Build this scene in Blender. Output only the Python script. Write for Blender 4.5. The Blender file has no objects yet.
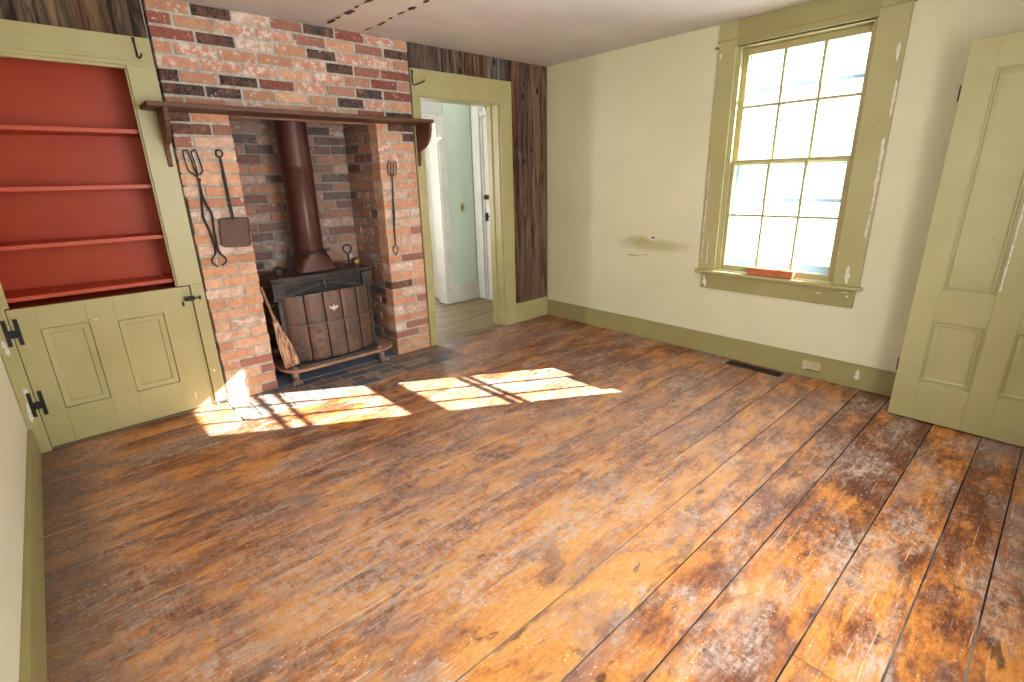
import bpy, bmesh, math, random
from mathutils import Vector, Matrix
random.seed(7)
PI = math.pi
S = bpy.context.scene
C = S.collection

# ------------------------------------------------------------------ camera
yaw, pitch, roll = 0.73271, -0.31326, -0.02555
fw = Vector((math.sin(yaw)*math.cos(pitch), math.cos(yaw)*math.cos(pitch), math.sin(pitch)))
rt0 = Vector((math.cos(yaw), -math.sin(yaw), 0)); up0 = rt0.cross(fw)
rt = rt0*math.cos(roll) + up0*math.sin(roll); up = -rt0*math.sin(roll) + up0*math.cos(roll)
cd = bpy.data.cameras.new('camera'); cam = bpy.data.objects.new('camera', cd); C.objects.link(cam)
cd.sensor_width = 36; cd.lens = 36*500.31/1024; cd.clip_start = 0.02
M = Matrix((rt, up, -fw)).transposed().to_4x4(); M.translation = (-3.6586, -3.4989, 1.3459)
cam.matrix_world = M
S.camera = cam

# ------------------------------------------------------------------ light
S.view_settings.view_transform = 'Standard'; S.view_settings.look = 'None'
S.view_settings.gamma = 1; S.view_settings.use_curve_mapping = False
S.view_settings.exposure = 0.0
w = bpy.data.worlds.new('sky'); S.world = w; w.use_nodes = True
bg = w.node_tree.nodes['Background']; bg.inputs[0].default_value = (0.80, 0.90, 1.0, 1); bg.inputs[1].default_value = 4.5
sl = bpy.data.lights.new('sun', 'SUN'); sl.energy = 68; sl.angle = math.radians(0.35); sl.color = (1.0, 0.965, 0.90)
so = bpy.data.objects.new('sun', sl); C.objects.link(so)
sdir = Vector((-0.855, 0.513, -0.530))
so.rotation_euler = sdir.to_track_quat('-Z', 'Y').to_euler(); so.location = (5, -4, 4)
def fill_lamp(name, loc, direction, sx, sz, power, color=(0.95, 0.97, 1.0)):
    l = bpy.data.lights.new(name, 'AREA'); l.shape = 'RECTANGLE'; l.size = sx; l.size_y = sz; l.energy = power; l.color = color
    o = bpy.data.objects.new(name, l); C.objects.link(o); o.location = loc
    o.rotation_euler = Vector(direction).to_track_quat('-Z', 'Y').to_euler(); return o
# area lamps added as fill at openings, most of them made up and unseen
fill_lamp('fill_rear', (-2.3, -4.06, 1.25), (-0.15, 1, -0.15), 1.3, 1.1, 66, (0.95, 0.98, 1.0))  # added fill for a rear window made up out of view
fill_lamp('fill_rear_doorway', (-0.72, -4.2, 1.1), (-0.25, 1, 0), 0.75, 1.6, 5, (0.95, 0.98, 1.0))  # added fill inside the closed rear room, shining through the doorway
fill_lamp('fill_left', (-4.22, -3.0, 1.35), (1, 0.0, -0.5), 0.8, 1.25, 9, (0.95, 0.98, 1.0))  # added fill for an invented, unseen left window
fill_lamp('daylight_hall_far_window', (0.55, 3.0, 1.4), (-0.3, -1, -0.1), 0.8, 1.3, 48, (0.96, 0.98, 1.0))
fill_lamp('fill_hall', (-1.80, .93, 1.4), (1, -0.12, -0.05), 0.36, 1.15, 22, (0.97, 0.98, 1.0))  # added lamp brightening the hall through an invented side opening

# ------------------------------------------------------------------ helpers
def lin(c):
    r = []
    for v in c:
        v = v/255
        r.append(v/12.92 if v <= 0.04045 else ((v+0.055)/1.055)**2.4)
    return tuple(r)+(1.0,)

class MB:
    def __init__(s):
        s.bm = bmesh.new(); s.col = s.bm.loops.layers.float_color.new('col'); s.cur = (1, 1, 1, 0)
    def face(s, vs):
        try: f = s.bm.faces.new(vs)
        except ValueError: return None
        for l in f.loops: l[s.col] = s.cur
        return f
    def hull8(s, P):
        v = [s.bm.verts.new(p) for p in P]
        for q in ((0,1,2,3), (7,6,5,4), (0,4,5,1), (1,5,6,2), (2,6,7,3), (3,7,4,0)): s.face([v[i] for i in q])
        return v
    def box(s, x0, x1, y0, y1, z0, z1):
        if x0 > x1: x0, x1 = x1, x0
        if y0 > y1: y0, y1 = y1, y0
        if z0 > z1: z0, z1 = z1, z0
        return s.hull8([(x0,y0,z0),(x0,y1,z0),(x1,y1,z0),(x1,y0,z0),(x0,y0,z1),(x0,y1,z1),(x1,y1,z1),(x1,y0,z1)])
    def obox(s, a, b, wd, th, upv=(0,0,1)):
        """bar from a to b: wd across, th along upv"""
        a, b = Vector(a), Vector(b); d = (b-a).normalized(); u = Vector(upv); sd = d.cross(u).normalized(); u = sd.cross(d).normalized()
        P = []
        for p in (a, b):
            for i, j in ((-1,-1), (-1,1), (1,1), (1,-1)): P.append(p+sd*i*wd/2+u*j*th/2)
        return s.hull8(P)
    def prism(s, pts, f0, f1):
        """pts 2-D outline; f0(u,v), f1(u,v) give the two 3-D caps"""
        a = [s.bm.verts.new(f0(*p)) for p in pts]; b = [s.bm.verts.new(f1(*p)) for p in pts]
        s.face(a[::-1]); s.face(b); n = len(pts)
        for i in range(n): s.face([a[i], a[(i+1) % n], b[(i+1) % n], b[i]])
    def loft(s, rings, cap=True):
        R = [[s.bm.verts.new(p) for p in r] for r in rings]; n = len(R[0])
        for a, b in zip(R, R[1:]):
            for i in range(n): s.face([a[i], a[(i+1) % n], b[(i+1) % n], b[i]])
        if cap: s.face(R[0][::-1]); s.face(R[-1])
    def lathe(s, c, prof, n=24, axis='z'):
        c = Vector(c); rings = []
        for r, h in prof:
            ring = []
            for i in range(n):
                a = 2*PI*i/n; x, y = r*math.cos(a), r*math.sin(a)
                ring.append(c + (Vector((x, y, h)) if axis == 'z' else Vector((h, x, y)) if axis == 'x' else Vector((y, h, x))))
            rings.append(ring)
        s.loft(rings)
    def tube(s, path, r, n=8, closed=False):
        P = [Vector(p) for p in path]; m = len(P); rs = r if isinstance(r, (list, tuple)) else [r]*m
        rings = []; prev = None
        for i, p in enumerate(P):
            if closed: t = (P[(i+1) % m]-P[i-1]).normalized()
            else: t = (P[min(i+1, m-1)]-P[max(i-1, 0)]).normalized()
            if prev is None:
                a = Vector((0,0,1)) if abs(t.z) < .9 else Vector((1,0,0)); nn = t.cross(a).normalized()
            else: nn = (prev - t*prev.dot(t)).normalized()
            prev = nn; b = t.cross(nn)
            rings.append([p+(nn*math.cos(2*PI*k/n)+b*math.sin(2*PI*k/n))*rs[i] for k in range(n)])
        if closed:
            R = [[s.bm.verts.new(q) for q in g] for g in rings]
            for i in range(m):
                a, b = R[i], R[(i+1) % m]
                for k in range(n): s.face([a[k], a[(k+1) % n], b[(k+1) % n], b[k]])
        else: s.loft(rings)
    def build(s, name, mat, parent=None, bevel=0, smooth=False, loc=None):
        bmesh.ops.recalc_face_normals(s.bm, faces=s.bm.faces)
        me = bpy.data.meshes.new(name); s.bm.to_mesh(me); s.bm.free()
        if isinstance(mat, str): mat = MAT[mat]
        me.materials.append(mat)
        o = bpy.data.objects.new(name, me); C.objects.link(o)
        off = Vector((0,0,0))
        if parent is not None:
            o.parent = parent; p = parent
            while p is not None: off += Vector(p.location); p = p.parent
        if loc is not None: o.location = Vector(loc)-off; off = Vector(loc)
        if off.length: me.transform(Matrix.Translation(-off))
        if smooth:
            for p in me.polygons: p.use_smooth = True
            try: me.set_sharp_from_angle(angle=math.radians(38))
            except Exception: pass
        if bevel:
            b = o.modifiers.new('bevel', 'BEVEL'); b.width = bevel; b.segments = 2; b.limit_method = 'ANGLE'; b.angle_limit = math.radians(40)
        return o

def thing(name, label, cat, loc, group=None, kind=None):
    o = bpy.data.objects.new(name, None); C.objects.link(o); o.location = loc; o.empty_display_size = .05
    if label: o['label'] = label
    if cat: o['category'] = cat
    if group: o['group'] = group
    if kind: o['kind'] = kind
    return o
def tag(o, label=None, cat=None, group=None, kind=None):
    if label: o['label'] = label
    if cat: o['category'] = cat
    if group: o['group'] = group
    if kind: o['kind'] = kind
    return o
def struct(o, label=None): return tag(o, label, None, None, 'structure')

def smoothpath(P, n=4):
    P = [Vector(p) for p in P]; out = []
    for i in range(len(P)-1):
        p0, p1, p2, p3 = P[max(i-1,0)], P[i], P[i+1], P[min(i+2, len(P)-1)]
        for k in range(n):
            t = k/n
            out.append(0.5*((2*p1)+(-p0+p2)*t+(2*p0-5*p1+4*p2-p3)*t*t+(-p0+3*p1-3*p2+p3)*t**3))
    out.append(P[-1]); return out

# ------------------------------------------------------------------ materials
MAT = {}
class NT:
    def __init__(s, name):
        s.m = bpy.data.materials.new(name); s.m.use_nodes = True; s.t = s.m.node_tree; s.n = s.t.nodes; s.l = s.t.links
        s.b = s.n['Principled BSDF']; MAT[name] = s.m; s.tc = None
    def node(s, typ, **k):
        n = s.n.new(typ)
        for a, b in k.items(): setattr(n, a, b)
        return n
    def put(s, inp, v):
        if hasattr(v, 'is_linked') or hasattr(v, 'links'): s.l.new(v, inp)
        else: inp.default_value = v
    def coord(s):
        if s.tc is None: s.tc = s.node('ShaderNodeTexCoord').outputs['Object']
        return s.tc
    def mapping(s, scale=(1,1,1), loc=(0,0,0), src=None, rot=(0,0,0)):
        m = s.node('ShaderNodeMapping'); s.put(m.inputs[0], src if src is not None else s.coord())
        m.inputs['Scale'].default_value = scale; s.put(m.inputs['Location'], loc); m.inputs['Rotation'].default_value = rot; return m.outputs[0]
    def noise(s, scale, detail=5, rough=.6, vec=None, dist=0):
        n = s.node('ShaderNodeTexNoise'); s.put(n.inputs['Vector'], vec if vec is not None else s.coord())
        n.inputs['Scale'].default_value = scale; n.inputs['Detail'].default_value = detail; n.inputs['Roughness'].default_value = rough
        n.inputs['Distortion'].default_value = dist; return n.outputs[0]
    def voro(s, scale, vec=None, feature='F1'):
        n = s.node('ShaderNodeTexVoronoi'); n.feature = feature; s.put(n.inputs['Vector'], vec if vec is not None else s.coord())
        n.inputs['Scale'].default_value = scale; return n.outputs['Distance']
    def ramp(s, fac, stops, interp='LINEAR'):
        r = s.node('ShaderNodeValToRGB'); s.put(r.inputs[0], fac); e = r.color_ramp.elements; r.color_ramp.interpolation = interp
        while len(e) < len(stops): e.new(.5)
        for q, (p, c) in zip(e, stops):
            q.position = p; q.color = c if hasattr(c, '__len__') else (c, c, c, 1)
        return r.outputs[0]
    def math(s, op, a, b=0.5, c=None):
        n = s.node('ShaderNodeMath', operation=op); s.put(n.inputs[0], a); s.put(n.inputs[1], b)
        if c is not None: s.put(n.inputs[2], c)
        return n.outputs[0]
    def step(s, v, lo, hi):
        n = s.node('ShaderNodeMapRange'); n.clamp = True; s.put(n.inputs[0], v); n.inputs[1].default_value = lo; n.inputs[2].default_value = hi
        return n.outputs[0]
    def mix(s, fac, a, b, mode='MIX'):
        n = s.node('ShaderNodeMix', data_type='RGBA', blend_type=mode); s.put(n.inputs[0], fac); s.put(n.inputs[6], a); s.put(n.inputs[7], b)
        return n.outputs[2]
    def attr(s, name='col'):
        n = s.node('ShaderNodeAttribute'); n.attribute_name = name; return n
    def blob(s, c, r, wob=0.3, nscale=20, soft=.35):
        """soft-edged mask around the point c with radii r, in the object's own coordinates"""
        d = s.node('ShaderNodeVectorMath', operation='SUBTRACT'); s.put(d.inputs[0], s.coord()); d.inputs[1].default_value = c
        e = s.node('ShaderNodeVectorMath', operation='DIVIDE'); s.put(e.inputs[0], d.outputs[0]); e.inputs[1].default_value = r
        L = s.node('ShaderNodeVectorMath', operation='LENGTH'); s.put(L.inputs[0], e.outputs[0])
        v = s.math('ADD', L.outputs['Value'], s.math('MULTIPLY', s.math('SUBTRACT', s.noise(nscale, 4), .5), wob*2))
        m = s.step(v, 1+soft/2, 1-soft/2)
        return m
    def done(s, color, rough=.6, bump=None, bs=.3, bd=.004, metal=0, spec=.4):
        s.put(s.b.inputs['Base Color'], color); s.put(s.b.inputs['Roughness'], rough); s.put(s.b.inputs['Metallic'], metal)
        s.b.inputs['Specular IOR Level'].default_value = spec
        if bump is not None:
            n = s.node('ShaderNodeBump'); s.put(n.inputs['Height'], bump); n.inputs['Strength'].default_value = bs; n.inputs['Distance'].default_value = bd
            s.l.new(n.outputs[0], s.b.inputs['Normal'])
        return s.m

def paint(name, c1, c2, rough=.45, spots=None, nscale=3.0, bs=.15, spotamt=(.68, .72)):
    t = NT(name); n = t.noise(nscale, 6, .6)
    col = t.mix(t.step(n, .3, .7), lin(c1), lin(c2))
    if spots: col = t.mix(t.step(t.noise(38, 3, .5), *spotamt), col, lin(spots))
    return t.done(col, rough, t.noise(60, 4), bs, .002)
paint('olive_paint', (166, 156, 106), (176, 167, 120), .38, (130, 122, 78), spotamt=(.73, .78))
paint('olive_dull', (150, 140, 90), (162, 152, 102), .42, (120, 112, 72), spotamt=(.72, .77))
paint('white_trim', (196, 190, 176), (214, 210, 200), .45, (120, 108, 84), 5, spotamt=(.66, .74))
paint('hall_wall', (196, 198, 190), (206, 206, 198), .6)
paint('hall_green', (190, 204, 186), (198, 210, 192), .6)
paint('chipped', (226, 220, 206), (200, 192, 176), .8)
paint('flake_brown', (92, 50, 34), (60, 34, 26), .85)
paint('red_paint', (188, 74, 44), (176, 66, 38), .42, bs=.1)
paint('storm_white', (122, 142, 172), (112, 132, 162), .4)
paint('snow', (238, 240, 245), (228, 232, 240), .8)
paint('block_orange', (190, 112, 70), (166, 90, 52), .8, (110, 46, 24), 8)
paint('plastic_ivory', (196, 186, 150), (186, 176, 140), .4)
paint('slot_dark', (34, 30, 28), (44, 38, 34), .7)
paint('threshold_wood', (96, 80, 62), (120, 100, 76), .8)
paint('blocker_wood', (120, 118, 112), (136, 132, 124), .7)

# wallpapered / painted plaster of the right, left and rear walls
def plaster(name, a, b, seams=None, blobs=()):
    t = NT(name); n = t.noise(1.3, 5, .55); col = t.mix(t.step(n, .3, .7), lin(a), lin(b))
    col = t.mix(t.math('MULTIPLY', t.step(t.noise(55, 3, .6), .70, .76), .35), col, lin((120, 110, 84)))
    for (c, r, cc, amt, wob, soft) in blobs:
        col = t.mix(t.math('MULTIPLY', t.blob(c, r, wob, 14, soft), amt), col, lin(cc))
    # faint vertical streaks where runs dried on the wall
    st = t.step(t.noise(1, 4, .6, t.mapping((14, 14, .7))), .66, .74)
    col = t.mix(t.math('MULTIPLY', st, .10), col, lin((140, 128, 90)))
    return t.done(col, .6, t.math('ADD', t.noise(7, 4), t.math('MULTIPLY', t.noise(90, 3), .3)), .12, .006)
plaster('plaster_right', (208, 203, 166), (218, 213, 178), blobs=(
    ((0, -1.19, .80), (.05, .28, .045), (158, 146, 88), .55, .35, .9),
    ((0, -1.06, .83), (.05, .10, .035), (160, 148, 86), .5, .35, .9),
    ((0, -1.195, .856), (.05, .042, .018), (226, 214, 196), .95, .2, .25),
    ((0, -1.195, .858), (.05, .022, .008), (122, 82, 60), 1, .2, .3),
    ((0, -1.01, .70), (.05, .065, .006), (140, 128, 84), .7, .4, .4),
    ((0, -1.13, .715), (.05, .035, .004), (150, 138, 94), .6, .4, .4)))
plaster('plaster_left', (222, 218, 190), (230, 226, 202))
# ceiling: uneven off-white plaster
t = NT('ceiling_plaster')
col = t.mix(t.step(t.noise(1.1, 5, .5), .35, .68), lin((194, 186, 178)), lin((212, 206, 199)))
col = t.mix(t.math('MULTIPLY', t.step(t.noise(1, 4, .6, t.mapping((.8, 3.2, 1))), .5, .75), .35), col, lin((180, 160, 142)))
t.done(col, .7, t.noise(5, 5), .15, .01)

paint('ceiling_patch', (214, 202, 188), (222, 212, 200), .7)
# old varnished pine floor boards running along x; attribute col.r / col.g hold two random numbers per board
t = NT('pine_floor')
a = t.attr(); sp = t.node('ShaderNodeSeparateColor'); t.put(sp.inputs[0], a.outputs['Color'])
off = t.node('ShaderNodeCombineXYZ'); t.put(off.inputs[0], t.math('MULTIPLY', sp.outputs[0], 37)); t.put(off.inputs[2], t.math('MULTIPLY', sp.outputs[1], 91))
v1 = t.mapping((1, 1, 1), off.outputs[0])
grain = t.noise(1, 7, .65, t.mapping((2.0, 26, 1), (0,0,0), v1), .5)
fine = t.noise(1, 6, .75, t.mapping((14, 170, 1), (0,0,0), v1), .3)
mott = t.noise(1, 10, .74, t.mapping((3.4, 7.5, 1), (0,0,0), v1), .25)
m1 = t.math('ADD', t.math('SUBTRACT', t.math('MULTIPLY', mott, 1.05), .165), t.math('ADD', t.math('MULTIPLY', grain, .22), t.math('SUBTRACT', t.math('MULTIPLY', sp.outputs[1], .13), .015)))
for c, r, k in (((-2.1, -3.1, 0), (1.0, .5, 1), .045), ((-2.7, -2.5, 0), (.7, .35, 1), .05), ((-3.3, -1.3, 0), (.7, .5, 1), -.03), ((-.5, -2.9, 0), (.8, 1.1, 1), -.10), ((-1.5, -3.45, 0), (1.0, .4, 1), -.05), ((-2.2, -.9, 0), (1.7, .55, 1), -.07), ((-.7, -.9, 0), (.9, .9, 1), -.08)):  # regional tones; front patch darkened where the rear lamp lights too strongly
    m1 = t.math('ADD', m1, t.math('MULTIPLY', t.blob(c, r, .6, 2.5, 1.4), k))
base = t.ramp(m1, [(.38, lin((104, 56, 34))), (.455, lin((152, 90, 46))), (.51, lin((188, 116, 52))), (.57, lin((210, 138, 62))), (.69, lin((218, 154, 80)))])
base = t.mix(t.math('MULTIPLY', t.step(fine, .45, .75), .30), base, lin((122, 66, 34)))
# dark purplish blotches where the finish has soaked in
bl = t.step(t.noise(1, 7, .62, t.mapping((4.2, 9.5, 1), (5.0, 2.0, 0), v1), .35), .56, .62)
base = t.mix(t.math('MULTIPLY', bl, .62), base, lin((92, 52, 42)))
bl2 = t.step(t.noise(1, 6, .6, t.mapping((9, 19, 1), (1.0, 7.0, 0), v1), .4), .62, .68)
base = t.mix(t.math('MULTIPLY', bl2, .8), base, lin((72, 40, 34)))
# knots
kv = t.voro(1, t.mapping((2.9, 5.8, 1), (0,0,0), v1))
kv = t.math('ADD', kv, t.math('MULTIPLY', t.math('SUBTRACT', t.noise(28, 4), .5), .09))
base = t.mix(t.math('MULTIPLY', t.step(kv, .20, .10), .40), base, lin((132, 60, 32)))
base = t.mix(t.math('MULTIPLY', t.step(kv, .085, .05), .8), base, lin((60, 30, 24)))
# bare grey patches where varnish is gone, plus painted window sheen, in fine specks
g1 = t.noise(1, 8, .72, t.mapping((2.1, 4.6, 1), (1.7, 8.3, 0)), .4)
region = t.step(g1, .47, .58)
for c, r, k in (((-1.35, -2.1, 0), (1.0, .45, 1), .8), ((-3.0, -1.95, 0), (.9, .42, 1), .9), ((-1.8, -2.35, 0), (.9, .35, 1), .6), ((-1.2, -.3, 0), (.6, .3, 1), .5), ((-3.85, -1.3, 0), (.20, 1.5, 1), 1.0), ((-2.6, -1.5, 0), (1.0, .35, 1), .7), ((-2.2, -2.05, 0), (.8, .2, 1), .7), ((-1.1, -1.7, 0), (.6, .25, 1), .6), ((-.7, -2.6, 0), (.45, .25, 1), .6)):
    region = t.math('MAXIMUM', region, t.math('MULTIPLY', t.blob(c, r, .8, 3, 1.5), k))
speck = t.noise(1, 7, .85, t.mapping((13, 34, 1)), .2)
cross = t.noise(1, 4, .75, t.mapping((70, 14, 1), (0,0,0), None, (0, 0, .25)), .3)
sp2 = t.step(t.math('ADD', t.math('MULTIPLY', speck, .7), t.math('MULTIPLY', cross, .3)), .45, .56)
wear_sheen = t.math('MULTIPLY', region, t.math('ADD', t.math('MULTIPLY', sp2, .9), .1))
base = t.mix(t.math('MULTIPLY', wear_sheen, .84), base, lin((194, 174, 160)))
lil = t.math('MULTIPLY', t.step(t.noise(1, 6, .6, t.mapping((2.6, 6.0, 1), (7.7, 3.3, 0)), .6), .52, .62), .48)
base = t.mix(lil, base, lin((132, 108, 104)))
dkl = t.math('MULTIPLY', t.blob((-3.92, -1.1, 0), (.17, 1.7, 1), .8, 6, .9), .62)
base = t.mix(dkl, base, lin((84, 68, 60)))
# pale scratches and paint specks
def scratch(sc_, rot, loc, lo): return t.step(t.noise(1, 2, .5, t.mapping(sc_, loc, None, (0, 0, rot)), 1.3), lo, lo+.03)
sc = t.math('MAXIMUM', scratch((2.0, 60, 1), .9, (0,0,0), .69), t.math('MAXIMUM', scratch((2.4, 70, 1), -.55, (2,5,0), .70), scratch((2.5, 75, 1), .15, (8,1,0), .70)))
sc = t.math('MULTIPLY', sc, t.step(t.noise(2.6, 4, .6), .43, .54))
base = t.mix(t.math('MULTIPLY', sc, .5), base, lin((226, 200, 172)))
spk = t.step(t.voro(44, t.mapping((1, 1.5, 1))), .20, .10)
spk = t.math('MULTIPLY', spk, t.step(t.noise(7, 6, .75), .50, .57))
base = t.mix(t.math('MULTIPLY', spk, .8), base, lin((232, 216, 196)))
grit = t.noise(1, 5, .9, t.mapping((34, 80, 1)), .1)
base = t.mix(t.math('MULTIPLY', t.step(grit, .54, .62), .42), base, lin((112, 74, 48)))
base = t.mix(t.math('MULTIPLY', t.step(grit, .45, .38), .34), base, lin((226, 184, 138)))
dsp = t.math('MULTIPLY', t.step(t.voro(41, t.mapping((1, 2, 1), (3, 3, 0))), .13, .07), t.step(t.noise(4, 5, .7, t.mapping((1,1,1), (4,4,4))), .5, .6))
base = t.mix(t.math('MULTIPLY', dsp, .7), base, lin((70, 44, 34)))
rg = t.math('ADD', t.math('MULTIPLY', wear_sheen, .25), t.math('ADD', .30, t.math('MULTIPLY', t.noise(14, 5), .26)))
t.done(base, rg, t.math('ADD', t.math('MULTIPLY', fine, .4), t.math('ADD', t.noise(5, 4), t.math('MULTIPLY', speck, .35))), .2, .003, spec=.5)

t = NT('hall_floor_wood')
g = t.noise(1, 7, .65, t.mapping((1.2, 16, 1)), .4)
col = t.ramp(g, [(.3, lin((92, 76, 52))), (.5, lin((132, 112, 80))), (.7, lin((158, 138, 106)))])
t.done(col, .55, g, .2, .003)

# weathered barn boards; col.rgb is the board's own wood tone
t = NT('barn_board')
a = t.attr(); g = t.noise(1, 8, .68, t.mapping((30, 30, 1.6)), 1.0)
b2 = t.noise(1, 6, .7, t.mapping((90, 90, 3.5)), .5)
col = t.mix(t.step(g, .40, .60), lin((44, 32, 26)), a.outputs['Color'])
col = t.mix(t.math('MULTIPLY', t.step(t.noise(1, 7, .7, t.mapping((18, 18, 1.1), (3,3,3)), .8), .50, .66), .7), col, lin((150, 124, 96)))
col = t.mix(t.math('MULTIPLY', t.step(b2, .5, .75), .5), col, lin((30, 22, 18)))
col = t.mix(t.math('MULTIPLY', t.step(t.noise(1, 5, .6, t.mapping((12, 12, 3))), .60, .72), .5), col, lin((150, 132, 116)))
col = t.mix(t.step(t.voro(1, t.mapping((8, 8, 3.2))), .14, .07), col, lin((22, 14, 12)))
t.done(col, .8, t.math('ADD', g, b2), .6, .006, spec=.2)

# brick: col.rgb is the tone of each brick, col.a how much lime and old plaster it carries
def brickmat(name, dirt, grey):
    t = NT(name); a = t.attr(); n1 = t.noise(22, 6, .65); n2 = t.noise(75, 5, .7)
    col = t.mix(t.math('MULTIPLY', t.step(n1, .42, .75), .45), a.outputs['Color'], lin(dirt))
    col = t.mix(t.math('MULTIPLY', t.step(n2, .45, .8), .28), col, lin((222, 186, 154)))
    col = t.mix(t.math('MULTIPLY', t.step(t.noise(13, 6, .7, t.mapping((1,1,1),(5,5,5))), .5, .7), .55), col, lin((170, 112, 88)))
    col = t.mix(t.math('MULTIPLY', t.step(t.noise(48, 6, .75), .60, .74), .6), col, lin((92, 60, 52)))
    thr = t.math('SUBTRACT', t.math('ADD', t.noise(30, 7, .7), t.math('MULTIPLY', a.outputs['Alpha'], .17)), .665)
    col = t.mix(t.math('MULTIPLY', t.step(thr, 0, .05), .82), col, lin((222, 208, 198)))
    if grey: col = t.mix(t.math('MULTIPLY', t.step(t.noise(5, 5, .6), .42, .66), grey), col, lin((128, 118, 108)))
    return t.done(col, .88, t.math('ADD', n1, t.math('MULTIPLY', n2, .5)), .7, .006, spec=.2)
brickmat('brick_face', (150, 92, 70), 0)
brickmat('brick_sooty', (96, 62, 52), .55)
t = NT('mortar')
col = t.mix(t.step(t.noise(30, 5, .6), .35, .7), lin((160, 152, 138)), lin((200, 194, 180)))
t.done(col, .92, t.noise(80, 4, .7), .6, .004, spec=.15)
t = NT('mortar_sooty')
col = t.mix(t.step(t.noise(20, 5, .6), .35, .7), lin((140, 132, 122)), lin((172, 164, 154)))
t.done(col, .92, t.noise(80, 4, .7), .6, .004, spec=.15)
t = NT('hearth_brick')
a = t.attr(); n1 = t.noise(26, 6, .65)
col = t.mix(t.math('MULTIPLY', t.step(n1, .4, .75), .5), a.outputs['Color'], lin((66, 62, 62)))
t.done(col, .7, n1, .5, .004)
t = NT('slate')
t.done(t.mix(t.step(t.noise(7, 6, .6), .35, .65), lin((104, 110, 124)), lin((130, 136, 150))), .6, t.noise(20, 5), .4, .004)
t = NT('mantel_wood')
g = t.noise(1, 7, .65, t.mapping((2, 60, 40)), .4)
t.done(t.mix(t.step(g, .3, .7), lin((62, 38, 26)), lin((112, 74, 52))), .55, g, .3, .003)
# rusty and black cast iron
def iron(name, c1, c2, rust, amt, rough=.5, metal=.5):
    t = NT(name); n = t.noise(6, 6, .65)
    col = t.mix(t.step(n, .35, .65), lin(c1), lin(c2))
    col = t.mix(t.math('MULTIPLY', t.step(t.noise(30, 6, .75), .52, .66), .45), col, lin([v*.5 for v in c1]))
    col = t.mix(t.math('MULTIPLY', t.step(t.noise(1, 6, .75, t.mapping((40, 40, 9))), .58, .70), .4), col, lin([min(255, v*1.45) for v in c2]))
    col = t.mix(t.math('MULTIPLY', t.step(t.noise(11, 7, .7), .5-amt*.2, .72-amt*.2), .8*min(1, amt*1.6)), col, lin(rust))
    return t.done(col, rough, t.noise(90, 5, .7), .35, .002, metal)
iron('black_iron', (30, 28, 28), (46, 42, 40), (70, 48, 36), .15, .5, .3)
iron('tool_iron', (36, 36, 40), (58, 56, 58), (92, 66, 52), .25, .45, .4)
iron('blade_iron', (86, 70, 64), (110, 88, 80), (98, 62, 50), .5, .6, .3)
iron('stove_iron', (46, 43, 42), (78, 72, 68), (100, 66, 50), .25, .5, .35)
iron('stove_door_iron', (78, 67, 60), (106, 94, 85), (134, 82, 56), .42, .52, .3)
iron('louvre_iron', (130, 116, 104), (108, 94, 82), (120, 76, 54), .2, .45, .4)
iron('tray_rust', (150, 116, 96), (176, 142, 118), (156, 104, 78), .5, .6, .05)
iron('claw_iron', (176, 164, 154), (120, 104, 94), (140, 96, 72), .5, .45, .3)
t = NT('pipe_iron')
g = t.noise(1, 6, .6, t.mapping((14, 14, 1.2)), .5)
col = t.mix(t.step(g, .3, .7), lin((64, 32, 26)), lin((100, 62, 52)))
col = t.mix(t.math('MULTIPLY', t.step(t.noise(24, 5, .7), .58, .72), .5), col, lin((134, 84, 66)))
t.done(col, .38, g, .15, .003, .35)
t = NT('brass')
t.done(t.mix(t.step(t.noise(12, 5), .4, .7), lin((120, 100, 70)), lin((168, 148, 112))), .32, metal=.85)
t = NT('brass_dull')
t.done(t.mix(t.step(t.noise(12, 5), .4, .7), lin((66, 56, 44)), lin((108, 94, 74))), .4, metal=.7)
paint('emblem_white', (206, 196, 178), (180, 170, 150), .5)
t = NT('straw')
g = t.noise(1, 5, .7, t.mapping((75, 75, 5)))
t.done(t.mix(t.step(g, .42, .60), lin((122, 76, 54)), lin((226, 190, 158))), .8, g, .6, .004)
t = NT('broom_wood')
t.done(t.mix(t.step(t.noise(1, 5, .6, t.mapping((60, 60, 5))), .3, .7), lin((128, 92, 70)), lin((168, 130, 104))), .6)
# window glass: mostly clear, faint mirror
def glassmat():
    m = bpy.data.materials.new('window_glass'); m.use_nodes = True; nt = m.node_tree; nt.nodes.clear()
    o = nt.nodes.new('ShaderNodeOutputMaterial'); tr = nt.nodes.new('ShaderNodeBsdfTransparent'); gl = nt.nodes.new('ShaderNodeBsdfGlossy')
    tr.inputs[0].default_value = (.97, .985, .98, 1); gl.inputs['Roughness'].default_value = .03
    lw = nt.nodes.new('ShaderNodeFresnel'); lw.inputs[0].default_value = 1.35; mx = nt.nodes.new('ShaderNodeMixShader')
    nt.links.new(lw.outputs[0], mx.inputs[0]); nt.links.new(tr.outputs[0], mx.inputs[1]); nt.links.new(gl.outputs[0], mx.inputs[2]); nt.links.new(mx.outputs[0], o.inputs[0])
    MAT['window_glass'] = m
glassmat()

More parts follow.
